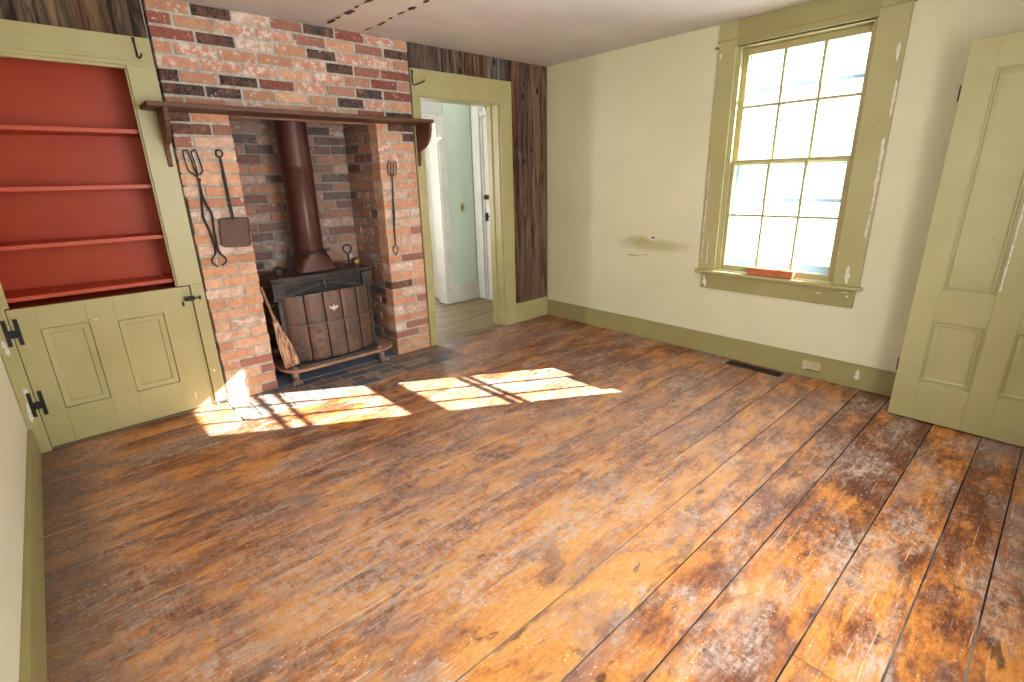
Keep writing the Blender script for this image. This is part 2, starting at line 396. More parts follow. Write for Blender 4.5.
# ------------------------------------------------------------------ room shell
H = 2.30
XL = -3.97; YR = -3.80
def slab_with_holes(mb, axis, c0, c1, u0, u1, z0, z1, holes):
    """wall slab normal to axis ('x' or 'y') between c0 and c1, spanning u and z, with rectangular holes (u0,u1,z0,z1)"""
    us = sorted({u0, u1} | {h[i] for h in holes for i in (0, 1)}); zs = sorted({z0, z1} | {h[i] for h in holes for i in (2, 3)})
    for a, b in zip(us, us[1:]):
        run = None
        for c, d in zip(zs, zs[1:]):
            um, zm = (a+b)/2, (c+d)/2
            solid = not any(h[0] < um < h[1] and h[2] < zm < h[3] for h in holes)
            if solid: run = (run[0], d) if run else (c, d)
            if (not solid or d == zs[-1]) and run:
                if axis == 'x': mb.box(c0, c1, a, b, run[0], run[1])
                else: mb.box(a, b, c0, c1, run[0], run[1])
                run = None

# floor boards
mb = MB()
seams = [.0, -.20, -.40, -.60, -.80, -1.00, -1.21, -1.42, -1.63, -1.83, -2.02, -2.21, -2.40, -2.595, -2.80, -2.96, -3.21, -3.41, -3.565, -3.82]
for a, b in zip(seams, seams[1:]):
    cuts = [XL]
    while cuts[-1] < -.9:
        cuts.append(cuts[-1]+random.uniform(1.6, 3.4))
    cuts = [c for c in cuts if c < -.45]+[0]
    if random.random() < .55: cuts = [XL, 0]
    for c, d in zip(cuts, cuts[1:]):
        mb.cur = (random.random(), random.random(), random.random(), 1)
        segs = [(c, d)]
        if a > -.39:   # boards stop at the brick hearth
            segs = [(s0, s1) for s0, s1 in ((c, min(d, -3.05)), (max(c, -1.38), d)) if s1-s0 > .02]
        for s0, s1 in segs: mb.box(s0+.001, s1-.001, b+.0030, a-.0026, -.03, random.uniform(-.0012, 0))
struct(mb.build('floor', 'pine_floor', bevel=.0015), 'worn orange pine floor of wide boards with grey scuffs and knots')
mb = MB(); mb.box(XL-.3, .3, YR-.3, .02, -.10, -.004)
t = NT('seam_dust')
t.done(t.mix(t.math('MAXIMUM', t.math('MULTIPLY', t.step(t.noise(1.6, 4, .6), .50, .66), .35), t.blob((-2.7, -1.7, 0), (1.2, .8, 1), .6, 3, .9)), lin((52, 42, 36)), lin((196, 182, 166))), .9)
struct(mb.build('floor_base', 'seam_dust'), 'dust-filled seams under the floor boards')
mb = MB()
for k in range(12):
    y0 = .0+k*.2; mb.box(-1.6, .02, y0+.002, y0+.198, -.03, -.004)
struct(mb.build('floor_hall', 'hall_floor_wood'), 'bare grey-brown board floor of the hall beyond the doorway')
mb = MB(); mb.box(-1.7, 1.4, 2.4, 3.1, -.06, -.004); mb.box(.02, 1.4, 1.3, 2.4, -.06, -.004); struct(mb.build('floor_far_room', 'hall_floor_wood'))
# ceiling (room, hall)
mb = MB(); mb.box(XL-.2, .2, YR-.2, .6, H, H+.1)
struct(mb.build('ceiling', 'ceiling_plaster'), 'uneven off-white plaster ceiling')
mb = MB(); mb.box(-1.75, 1.5, .6, 3.2, H+.02, H+.12)
struct(mb.build('ceiling_hall', 'hall_wall'))
# right wall with the window and, in the hall, the transom and outside door openings
WIN = (-2.535, -1.748, .66, 2.142)
mb = MB(); slab_with_holes(mb, 'x', 0, .17, YR-.2, .0, -.1, H, [WIN])
struct(mb.build('wall_right', 'plaster_right'), 'pale cream plaster wall around the window, scuffed and gouged')
mb = MB(); slab_with_holes(mb, 'x', .03, .17, .0, 1.3, -.1, H+.1, [(.26, 1.02, 0, 1.995), (.26, 1.02, 2.035, 2.28)])
struct(mb.build('wall_hall_right', 'hall_wall'))
# unseen rear room keeping sun out, and an added sun-blocking wall and roof
mb = MB(); mb.box(-1.6, .17, -5.3, -5.2, -.1, H); mb.box(-1.6, -1.5, -5.2, YR-.17, -.1, H); mb.box(.07, .17, -5.2, YR-.17, -.1, H); mb.box(-1.6, .17, -5.3, YR-.17, H, H+.1); mb.box(-1.6, .17, -5.3, YR-.17, -.1, 0)
struct(mb.build('wall_rear_room', 'plaster_left'))
mb = MB(); mb.box(-1.68, -1.62, -6.2, YR-.17, -.6, 2.6); mb.box(-3.4, -1.6, -6.2, YR-.17, 2.6, 2.7)
struct(mb.build('sun_blocker', 'blocker_wood'))
# left wall
mb = MB(); slab_with_holes(mb, 'x', XL-.17, XL, YR-.2, .6, -.1, H, [(-3.4, -2.6, .75, 2.0)])  # unseen opening added for the left fill lamp
struct(mb.build('wall_left', 'plaster_left'), 'white painted wall at the left edge')
# rear wall behind the camera with a doorway and an opening added for fill
mb = MB(); slab_with_holes(mb, 'y', YR-.17, YR, XL-.17, .17, -.1, H, [(-1.08, -.33, 0, 2.0), (-2.95, -1.65, .55, 1.85)])
struct(mb.build('wall_rear', 'plaster_left'), 'wall behind the viewpoint with a doorway')
# back wall core behind planks, cupboard and doorway
mb = MB()
slab_with_holes(mb, 'y', .02, .13, XL, .17, -.03, H, [(-1.40, -.60, -.03, 1.95), (-3.93, -3.15, .755, 2.005), (-3.030, -1.456, -.03, H)])
struct(mb.build('wall_back', 'hall_wall'), 'fireplace wall carrying old boards, brick chimney, cupboard and doorway')
# hall walls
mb = MB(); mb.box(-.45, .17, 1.15, 1.27, -.05, H+.1)
slab_with_holes(mb, 'y', 1.15, 1.27, -1.7, -.45, -.05, H+.1, [(-1.20, -.46, -.05, 1.93)])
struct(mb.build('wall_hall_back', 'hall_wall'), 'off-white wall facing the doorway at the back of the hall')
mb = MB(); slab_with_holes(mb, 'x', -1.75, -1.62, .665, 3.1, -.05, H+.1, [(.74, 1.12, .8, 2.0)]); mb.box(1.35, 1.5, 1.27, 3.2, -.05, H+.1)  # unseen side opening added for the hall fill lamp
slab_with_holes(mb, 'y', 2.9, 3.05, -1.75, 1.5, -.05, H+.1, [(.05, 1.05, .7, 2.0)])
struct(mb.build('wall_far_room', 'hall_wall'))
mb = MB(); mb.box(-.36, -.02, 1.138, 1.15, .20, 2.30)
struct(mb.build('trim_1', 'hall_green'), 'pale green wall panel beside the white hall door')
mb = MB(); mb.box(-.45, .03, 1.125, 1.15, 0, .20); mb.box(-.45, -.36, 1.13, 1.15, .2, 1.96); mb.box(-1.2, -.36, 1.125, 1.15, 1.93, 1.99)
mb.box(.0, .03, 1.02, 1.15, 0, 2.2)
struct(mb.build('trim_2', 'white_trim', bevel=.003), 'chipped white trim and baseboard at the back of the hall')

# outdoors: snowy ground seen (blown out) through the window
mb = MB(); mb.box(.6, 40, -30, 30, -.7, -.6); struct(mb.build('ground', 'snow'), 'bright ground outside the window')

# ------------------------------------------------------------------ barn boards
TONES = [(112, 96, 84), (92, 70, 56), (134, 112, 94), (104, 80, 62), (84, 74, 70), (124, 92, 68)]
def planks(mb, edges, z0, z1, y0, y1, tones=None):
    for i, (a, b) in enumerate(zip(edges, edges[1:])):
        mb.cur = lin(tones[i % len(tones)] if tones else random.choice(TONES))
        mb.box(a+.0015, b-.0015, y0+random.uniform(0, .006), y1, z0, z1)
mb = MB()
planks(mb, [-3.97, -3.86, -3.70, -3.62, -3.47, -3.33, -3.18, -3.035], 2.08, H, .0, .02, [(96, 86, 78), (104, 88, 72), (122, 86, 64), (104, 92, 80), (98, 84, 66), (110, 82, 60), (60, 50, 42)])
struct(mb.build('trim_3', 'barn_board', bevel=.002), 'dark weathered barn boards above the red cupboard')
mb = MB()
planks(mb, [-1.45, -1.24, -1.07, -.94, -.70, -.56, -.462], 2.12, H, .0, .02, [(110, 94, 84), (126, 108, 94), (138, 120, 104), (124, 92, 60), (128, 124, 122), (108, 104, 102)])
planks(mb, [-.464, -.37, -.20, -.002], .17, H, .0, .02, [(104, 62, 44), (104, 84, 72), (132, 104, 80)])
struct(mb.build('trim_4', 'barn_board', bevel=.002), 'weathered barn boards above and right of the hall doorway')

# ------------------------------------------------------------------ baseboards
mb = MB(); mb.box(-.022, 0, -3.78, -.0, 0, .150); mb.box(-.028, 0, -3.78, 0, .150, .157)
BBR = struct(mb.build('baseboard_right', 'olive_dull', bevel=.002), 'olive painted baseboard under the window')
mb = MB(); mb.box(XL, XL+.02, -3.78, -.03, 0, .157)
struct(mb.build('baseboard_left', 'olive_dull', bevel=.002), 'olive painted baseboard on the left wall')
mb = MB(); mb.box(-.465, -.022, -.02, .015, 0, .190)
struct(mb.build('baseboard_back', 'olive_paint', bevel=.002), 'olive painted baseboard between doorway and corner')

def flakes(name, mb_specs, parent, label, mat='chipped'):
    """irregular thin chips (plane, fixed, u, v, ru, rv), each one a part of its own"""
    for pl, fx, u, v, ru, rv in mb_specs:
        mb = MB(); n = 11; pts = []; th = .0004+.0010*random.random()
        for i in range(n):
            a = 2*PI*i/n; k = random.uniform(.6, 1.1); pts.append((u+ru*k*math.cos(a), v+rv*k*math.sin(a)))
        if pl == 'x': mb.prism(pts, lambda p, q: (fx, p, q), lambda p, q: (fx-th, p, q))
        elif pl == 'y': mb.prism(pts, lambda p, q: (p, fx, q), lambda p, q: (p, fx-th, q))
        else: mb.prism(pts, lambda p, q: (p, q, fx), lambda p, q: (p, q, fx-th))
        o = mb.build(name, mat, parent); o['label'] = label
def chain(pl, fx, p0, p1, w0, n):
    out = []
    for i in range(n):
        k = (i+random.uniform(.2, .8))/n
        out.append((pl, fx, p0[0]+(p1[0]-p0[0])*k+random.uniform(-.2, .2)*w0, p0[1]+(p1[1]-p0[1])*k, w0*random.uniform(.4, 1), abs(p1[1]-p0[1])/n*random.uniform(.5, .85)+w0*.4))
    return out

# ------------------------------------------------------------------ ceiling patch strip
r0 = thing('trim_5', 'patched strip with flaking brown edges on the ceiling by the chimney', None, (-1.94, -.4, H), kind='structure')
mb = MB(); mb.box(-2.07, -1.815, -1.6, -.02, H-.003, H); mb.build('ceiling_strip', 'ceiling_patch', r0)
sp_ = []
for xx in (-2.07, -1.815):
    y = -.07
    while y > -1.4:
        L = random.uniform(.03, .085); sp_.append(('z', H-.0032, xx+random.uniform(-.008, .008), y-L, random.uniform(.009, .022), L*random.uniform(.6, 1.1))); y -= L*2+random.uniform(0, .05)
flakes('flaking_edge', sp_, r0, 'dark brown flaking edges', 'flake_brown')

# ------------------------------------------------------------------ window
W = thing('window_1', 'tall double-hung window of twelve small panes in a chipped olive casing', None, (0, -2.14, .64), kind='structure')
y0, y1 = -2.535, -1.748
mb = MB()
mb.box(-.022, 0, y1, -1.628, .655, H); mb.build('side_casing', 'olive_paint', W, bevel=.002)
mb = MB(); mb.box(-.022, 0, -2.685, y0, .655, H); mb.build('side_casing', 'olive_paint', W, bevel=.002)
mb = MB(); mb.box(-.024, 0, y0, y1, 2.150, H); mb.box(-.030, 0, -2.700, -1.620, 2.185, 2.192)
mb.build('head_casing', 'olive_dull', W, bevel=.002)
mb = MB(); mb.box(-.055, .10, -2.705, -1.610, .632, .655); mb.build('window_stool', 'olive_paint', W, bevel=.006)
mb = MB(); mb.box(-.020, 0, -2.668, -1.655, .515, .631); mb.build('apron', 'olive_dull', W, bevel=.002)
mb = MB()   # jambs, parting beads and outer frame
mb.box(0, .17, y1-.012, y1, .655, 2.15); mb.box(0, .17, y0, y0+.012, .655, 2.15); mb.box(0, .17, y0+.012, y1-.012, 2.138, 2.15)
for yy in (y1-.012, y0+.012):
    s = -1 if yy > -2 else 1
    mb.box(.012, .030, min(yy, yy+s*.012), max(yy, yy+s*.012), .655, 2.138)
    mb.box(.069, .075, min(yy, yy+s*.010), max(yy, yy+s*.010), .655, 2.138)
mb.box(.10, .19, y0, y1, .620, .655)
mb.build('jamb', 'olive_paint', W, bevel=.001)
def sash(name, x, za, zb, hz, mat, brail, trail, lab):
    ya, yb = y0+.013, y1-.013; st = .034
    mb = MB(); d = .034
    mb.box(x, x+d, ya, ya+st, za, zb); mb.box(x, x+d, yb-st, yb, za, zb)
    mb.box(x, x+d, ya+st, yb-st, za, za+brail); mb.box(x, x+d, ya+st, yb-st, zb-trail, zb)
    o = mb.build(name, mat, W, bevel=.002); o['label'] = lab
    mb = MB(); iw = (yb-ya-2*st)/3
    for k in (1, 2):
        yy = ya+st+iw*k; mb.box(x+.006, x+.028, yy-.008, yy+.008, za+brail, zb-trail)
    for z in hz: mb.box(x+.007, x+.027, ya+st, yb-st, z-.008, z+.008)
    mb.build('muntin', mat, o)
    mb = MB(); mb.box(x+.016, x+.018, ya+st-.004, yb-st+.004, za+brail-.004, zb-trail+.004)
    mb.build('pane', 'window_glass', o)
sash('lower_sash', .033, .656, 1.432, [1.058], 'olive_paint', .042, .022, 'lower sash of six panes')
sash('upper_sash', .076, 1.398, 2.136, [1.775], 'olive_paint', .034, .042, 'upper sash of six panes')
mb = MB()
mb.box(.145, .165, y0+.012, y0+.040, .655, 2.138); mb.box(.145, .165, y1-.040, y1-.012, .655, 2.138)
for za, zb in ((.656, .735), (1.385, 1.430), (2.10, 2.138), (1.149, 1.173), (1.871, 1.895)): mb.box(.148, .162, y0+.04, y1-.04, za, zb)
o = mb.build('storm_window', 'storm_white', W); o['label'] = 'white outer storm window frame'
sp_ = chain('x', -.0222, (-2.680, 1.80), (-2.676, 1.64), .010, 4)+chain('x', -.0222, (-2.668, 1.50), (-2.674, 1.16), .012, 8)+chain('x', -.0222, (-2.672, 1.14), (-2.668, .97), .008, 4) \
    + chain('x', -.0222, (-2.612, .765), (-2.618, .665), .024, 3)+chain('x', -.0222, (-2.655, 1.98), (-2.66, 1.91), .014, 2) \
    + chain('x', -.0222, (-1.640, 1.42), (-1.640, 1.22), .008, 4)+chain('x', -.0222, (-1.640, 1.15), (-1.636, .93), .009, 6)+chain('x', -.0222, (-1.640, .86), (-1.642, .75), .006, 3) \
    + chain('x', -.0222, (-1.682, .88), (-1.684, .72), .006, 4)+[('x', -.0222, -1.646, 2.10, .009, .02)]
flakes('bare_patch', sp_, W, 'pale chips where the paint has come off')
flakes('bare_patch', chain('x', -.0202, (-1.672, .60), (-1.69, .53), .018, 3)+[('x', -.0202, -2.63, .588, .008, .01), ('x', -.0202, -2.615, .61, .02, .004), ('x', -.0202, -2.47, .585, .02, .005)], W, 'pale chips on the apron')
mb = MB(); mb.tube([(-.026, -1.628, 2.15), (-.045, -1.622, 2.155), (-.05, -1.618, 2.14)], .004); mb.build('curtain_hook', 'black_iron', W)

# block on the stool
B = MB(); B.box(-.040, .015, -2.300, -2.000, .6552, .7080)
for v in B.bm.verts: v.co += Vector((random.uniform(-.003, .003), random.uniform(-.004, .004), random.uniform(-.002, .002) if v.co.z > .69 else 0))
tag(B.build('block', 'block_orange', bevel=.006, loc=(-.012, -2.15, .6552)), 'rough orange block lying on the window stool against the lower sash', 'block')

# outlet in the baseboard, with its parts
O = thing('wall_outlet', 'ivory electrical outlet set sideways in the baseboard under the window', 'outlet', (-.022, -2.50, .083))
mb = MB(); mb.box(-.026, -.0221, -2.556, -2.444, .052, .116); mb.build('cover_plate', 'plastic_ivory', O, bevel=.003)
for yy in (-2.523, -2.477):
    mb = MB(); mb.lathe((-.027, yy, .084), [(.001, -.0025), (.017, -.0025), (.018, 0), (.018, .002)], 16, 'x')
    q = mb.build('socket', 'plastic_ivory', O)
    mb = MB(); mb.box(-.0300, -.0292, yy-.010, yy-.002, .089, .091); mb.box(-.0300, -.0292, yy-.010, yy-.002, .077, .079); mb.box(-.0300, -.0292, yy+.005, yy+.010, .082, .087)
    mb.build('slot', 'slot_dark', q)
mb = MB(); mb.box(-.0264, -.0258, -2.556, -2.47, .052, .058); mb.build('broken_edge', 'slot_dark', O)
mb = MB(); mb.prism([(-2.765, .13), (-2.752, .105), (-2.76, .095), (-2.75, .07), (-2.765, .058), (-2.783, .07), (-2.776, .095), (-2.782, .105)], lambda u, v: (-.0222, u, v), lambda u, v: (-.0234, u, v))
tag(mb.build('bare_patch', 'chipped', BBR), 'small pale figure-eight patch beside the open door')

# floor register
Rg = thing('floor_register', 'narrow dark metal floor register beside the right baseboard', 'vent', (-.11, -2.16, 0))
mb = MB(); mb.box(-.155, -.065, -2.35, -2.34, 0, .004); mb.box(-.155, -.065, -1.98, -1.97, 0, .004); mb.box(-.155, -.145, -2.34, -1.98, 0, .004); mb.box(-.075, -.065, -2.34, -1.98, 0, .004)
mb.build('frame', 'tool_iron', Rg)
mb = MB()
for k in range(24): mb.box(-.145, -.075, -2.335+k*.0150, -2.335+k*.0150+.006, .0005, .003)
mb.build('grille', 'tool_iron', Rg)
mb = MB(); mb.box(-.146, -.074, -2.341, -1.979, .0002, .0006); mb.build('duct_shade_plate', 'slot_dark', Rg)  # dark sheet painted as the shade down the duct

# ------------------------------------------------------------------ panelled doors
def panel_door(root, x_face, thick, ya, yb, za, zb, panels, mat, side=-1, part='leaf'):
    """door leaf in the plane x = const; face towards -x (side -1). panels: (y0,y1,z0,z1) recessed"""
    mb = MB(); slab_with_holes(mb, 'x', x_face, x_face+thick, ya, yb, za, zb, panels)
    leaf = mb.build(part, mat, root, bevel=.0012)
    for (a, b, c, d) in panels:
        mb = MB(); mb.box(x_face+.012, x_face+thick-.012, a, b, c, d)
        m_ = .028
        P = lambda x, i: [(x, a+i, c+i), (x, b-i, c+i), (x, b-i, d-i), (x, a+i, d-i)]
        rings = [P(x_face+.012, .010), P(x_face+.005, .013), P(x_face+.004, .018), P(x_face+.010, m_)]
        R = [[mb.bm.verts.new(p) for p in r] for r in rings]
        for r1, r2 in zip(R, R[1:]):
            for i in range(4): mb.face([r1[i], r1[(i+1) % 4], r2[(i+1) % 4], r2[i]])
        mb.build('panel', mat, leaf)
    return leaf

D1 = thing('door_1', 'olive panelled door standing open at the right edge', None, (-.30, -3.76, 0), kind='structure')
panel_door(D1, -.30, .034, -3.765, -3.003, .008, 1.905,
           [(-3.320, -3.115, .745, 1.775), (-3.648, -3.428, .745, 1.775), (-3.318, -3.105, .232, .575), (-3.648, -3.425, .232, .575)], 'olive_paint')
mb = MB()
for z in (1.685, .30): mb.lathe((-.272, -2.998, z-.035), [(.0055, 0), (.0055, .022), (.0045, .023), (.0055, .024), (.0055, .046), (.0045, .047), (.0055, .048), (.0055, .07)], 10); mb.box(-.298, -.272, -3.0035, -3.0005, z-.035, z+.035)
mb.build('hinge', 'black_iron', D1)
flakes('worn_edge', chain('x', -.3002, (-3.328, 1.30), (-3.328, .76), .006, 16), D1, 'strip of bare pale wood where the olive paint is gone')

# hall doors
D2 = thing('door_2', 'white panelled outside door in the hall with a thumb latch', None, (.03, .64, 0), kind='structure')
panel_door(D2, .05, .04, .275, 1.005, .005, 1.985, [(.36, .60, 1.13, 1.87), (.68, .92, 1.13, 1.87), (.36, .60, .25, .85), (.68, .92, .25, .85)], 'white_trim')
mb = MB(); mb.box(.03, .10, 1.005, 1.02, 0, 1.995); mb.box(.03, .10, .26, .275, 0, 1.995); mb.box(.02, .10, .26, 1.02, 1.99, 2.036)
mb.build('frame', 'white_trim', D2)
mb = MB(); mb.tube([(.045, .985, .955), (.02, .985, .955), (.012, .97, .955), (.012, .86, .957)], .007); mb.box(.038, .05, .965, .998, .90, .99)
mb.lathe((.012, .86, .957), [(.001, -.008), (.008, -.005), (.009, 0), (.008, .005), (.001, .008)], 10)
mb.build('latch', 'black_iron', D2, smooth=True)
mb = MB(); mb.box(.015, .05, .93, .995, 1.135, 1.185); mb.lathe((.006, .96, 1.16), [(.010, 0), (.012, .008), (.012, .012)], 12, 'x')
mb.build('rim_bolt', 'brass_dull', D2, bevel=.003)
Tm = thing('window_2', 'narrow bright transom above the white hall door', None, (.09, .64, 2.035), kind='structure')
mb = MB(); slab_with_holes(mb, 'x', .07, .10, .26, 1.02, 2.036, 2.28, [(.275, 1.005, 2.046, 2.268)]); mb.build('frame', 'white_trim', Tm)
mb = MB(); mb.box(.084, .086, .275, 1.005, 2.046, 2.268); mb.build('pane', 'window_glass', Tm)
D3 = thing('door_3', 'white door swung back inside the far doorway of the hall', None, (-.44, 1.30, 0), kind='structure')
def obx(mb, x0, x1, z0, z1, t0, t1, a=(-.435, 1.29), b=(-.17, 1.98)):
    A = Vector((a[0], a[1], 0)); Bv = Vector((b[0], b[1], 0)); d = (Bv-A).normalized(); n = Vector((-d.y, d.x, 0))
    P = []
    for z in (z0, z1):
        for (u, v) in ((x0, t0), (x0, t1), (x1, t1), (x1, t0)): P.append(A+d*u+n*v+Vector((0, 0, z)))
    mb.hull8(P)
mb = MB(); obx(mb, 0, .74, .01, 1.90, -.016, .010)
for (a, b, c, d) in ((0, .10, .01, 1.9), (.32, .42, .01, 1.9), (.64, .74, .01, 1.9), (.1, .32, .01, .22), (.42, .64, .01, .22), (.1, .32, .85, 1.0), (.42, .64, .85, 1.0), (.1, .32, 1.78, 1.9), (.42, .64, 1.78, 1.9)): obx(mb, a, b, c, d, .010, .020)
mb.build('leaf', 'white_trim', D3, bevel=.001)
mb = MB(); mb.box(-.470, -.450, 1.135, 1.29, 0, 1.93); mb.box(-1.2, -1.18, 1.135, 1.29, 0, 1.93); mb.box(-1.2, -.45, 1.135, 1.29, 1.91, 1.93)
mb.build('frame', 'white_trim', D3, bevel=.002)
# light switch on the hall panel
LS = thing('light_switch', 'brown and beige light switch on the pale green hall panel', 'light switch', (-.19, 1.138, 1.10))
mb = MB(); mb.box(-.215, -.155, 1.133, 1.1379, 1.00, 1.115); mb.build('cover_plate', 'plastic_ivory', LS, bevel=.002)
mb = MB(); mb.box(-.193, -.177, 1.128, 1.1331, 1.035, 1.08); mb.build('toggle', 'slot_dark', LS)

# ------------------------------------------------------------------ doorway casing
T6 = thing('trim_6', 'olive painted casing of the doorway to the hall', None, (-1.0, 0, 0), kind='structure')
for xa, xb in ((-1.455, -1.385), (-.60, -.465)):
    mb = MB(); mb.box(xa, xb, -.022, .02, 0, 1.95); mb.build('side_casing', 'olive_paint', T6, bevel=.002)
mb = MB(); mb.box(-1.455, -.465, -.022, .02, 1.95, 2.131); mb.build('head_casing', 'olive_paint', T6, bevel=.002)
mb = MB(); mb.box(-1.40, -1.385, .02, .15, 0, 1.95); mb.box(-.612, -.599, -.005, .15, 0, 1.951); mb.box(-1.386, -.612, -.005, .15, 1.944, 1.951)
mb.build('jamb', 'olive_paint', T6, bevel=.001)
mb = MB(); mb.box(-1.385, -1.372, .075, .10, 0, 1.943); mb.box(-.625, -.612, .075, .10, 0, 1.943)
mb.build('stop_bead', 'olive_paint', T6, bevel=.001)
mb = MB()
for k in range(6):
    mb.lathe((-1.43+random.uniform(-.02, .03), -.0225, .3+k*.27), [(.003, -.001), (.003, .001)], 8, 'y')
mb.build('nail_hole', 'slot_dark', T6)

# ------------------------------------------------------------------ bricks
def pick(kind):
    r = random.random()
    if kind == 'face':
        if r < .40: c = random.choice([(205, 157, 125), (197, 146, 114), (210, 167, 135), (189, 138, 109)]); a = random.uniform(.15, .65)
        elif r < .66: c = random.choice([(206, 171, 149), (213, 183, 162), (196, 159, 139)]); a = random.uniform(.5, 1.15)
        elif r < .80: c = random.choice([(147, 99, 86), (136, 93, 83), (159, 113, 97)]); a = random.uniform(.1, .6)
        elif r < .94: c = random.choice([(182, 134, 115), (175, 130, 114)]); a = random.uniform(.2, .6)
        else: c = random.choice([(67, 49, 48), (84, 60, 55)]); a = random.uniform(0, .5)
    elif kind == 'pier':
        if r < .66: c = random.choice([(215, 163, 130), (206, 154, 120), (220, 175, 143), (202, 148, 116)]); a = random.uniform(.05, .5)
        elif r < .84: c = random.choice([(219, 189, 168), (209, 175, 154)]); a = random.uniform(.3, .9)
        elif r < .95: c = random.choice([(160, 109, 95), (147, 101, 90)]); a = random.uniform(.1, .5)
        else: c = (93, 66, 58); a = .3
    else:
        if r < .34: c = random.choice([(193, 142, 113), (183, 130, 105)]); a = random.uniform(0, .5)
        elif r < .66: c = random.choice([(182, 144, 126), (171, 134, 119), (191, 157, 140)]); a = random.uniform(.3, .9)
        elif r < .88: c = random.choice([(135, 98, 89), (122, 88, 82), (145, 106, 95)]); a = random.uniform(.1, .6)
        else: c = random.choice([(82, 73, 71), (97, 81, 76)]); a = .3
    j = random.uniform(.93, 1.06); return lin([min(255, v*j) for v in c])[:3]+(a,)
def brick(mb, plane, u0, u1, z0, z1, d0, d1, col):
    """one brick; plane 'y-' faces -y (u along x), 'x-' faces -x, 'x+' faces +x (u along y), 'z' lies in the floor (u along x, z means y)"""
    mb.cur = col; e = .003; J = lambda: random.uniform(-.0024, .0024)
    u0 += J(); u1 += J(); z0 += J()*.7; z1 += J()*.7; f = J()
    s = (1 if d1 > d0 else -1)
    def M_(u, z, d):
        return (u, d, z) if plane == 'y-' else (d, u, z) if plane in ('x-', 'x+') else (u, z, d)
    rings = [[(u0, z0, d1), (u1, z0, d1), (u1, z1, d1), (u0, z1, d1)],
             [(u0, z0, d0+s*.004), (u1, z0, d0+s*.004), (u1, z1, d0+s*.004), (u0, z1, d0+s*.004)],
             [(u0+e, z0+e, d0+f), (u1-e, z0+e, d0+f), (u1-e, z1-e, d0+f), (u0+e, z1-e, d0+f)]]
    mb.loft([[M_(*p) for p in r] for r in rings])
CZ = .0678; ZT = 2.268     # course height, centre of the top course
def courses(z0, z1):
    k = 0
    while True:
        zc = ZT-k*CZ
        if zc+.029 <= z0+.004: break
        if zc-.029 < z1: yield k, max(zc-.0275, z0), min(zc+.0275, z1)
        k += 1
DARK = [(-2.622, 2.258), (-2.194, 2.27), (-2.624, 2.132), (-2.202, 2.134), (-1.926, 2.069), (-2.934, 1.917), (-2.522, 1.929), (-2.622, 1.859), (-2.824, 1.851), (-1.981, 1.867), (-2.98, 1.715),
        (-1.527, 2.211), (-1.883, 1.928), (-1.578, 1.728), (-1.522, 1.662), (-1.525, 1.808)]
DRED = [(-2.991, 2.12), (-2.91, 2.196), (-2.83, 2.13), (-1.57, 2.005), (-1.512, 1.936), (-1.899, 1.801), (-1.521, 2.065), (-1.65, 1.656), (-2.45, 1.93), (-1.80, 2.268), (-1.75, 1.93)]
WHITE = [(-2.926, 2.053), (-2.536, 2.192), (-2.319, 2.188), (-2.963, 1.985), (-1.991, 1.994), (-2.428, 1.996), (-2.106, 2.067), (-2.294, 1.935), (-1.651, 2.217), (-1.583, 2.275), (-1.782, 1.867), (-1.78, 2.136), (-1.987, 2.135), (-1.698, 1.518), (-1.732, 1.598), (-2.7, 1.99)]
def brick_face(mb, u0, u1, z0, z1, d0, d1, kind, plane='y-', pinned=False, ends=None):
    for k, za, zb in courses(z0, z1):
        u = u0; first = True
        Lf = .205
        shift = (.105 if (k % 2) else .0)+random.uniform(-.015, .015)
        cuts = [u0]
        c = u0+(Lf-shift if shift > .02 else Lf)
        while c < u1-.045: cuts.append(c); c += Lf+random.uniform(-.012, .012)
        cuts.append(u1)
        for i, (a, b) in enumerate(zip(cuts, cuts[1:])):
            a2 = a if i == 0 else a+.0065; b2 = b if i == len(cuts)-2 else b-.0065
            col = pick(kind)
            if pinned:
                while sum(col[:3]) < .32: col = pick(kind)
                hit = lambda L: any(a <= p[0] <= b and abs(p[1]-(za+zb)/2) < .034 for p in L)
                if hit(DARK): col = lin(random.choice([(40, 38, 42), (52, 46, 46), (46, 50, 54)]))[:3]+(random.uniform(.0, .35),)
                elif hit(DRED): col = lin(random.choice([(136, 74, 66), (124, 66, 60)]))[:3]+(.35,)
                elif hit(WHITE): col = lin((206, 148, 124))[:3]+(.9,)
            brick(mb, plane, a2, b2, za, zb, d0, d1, col)

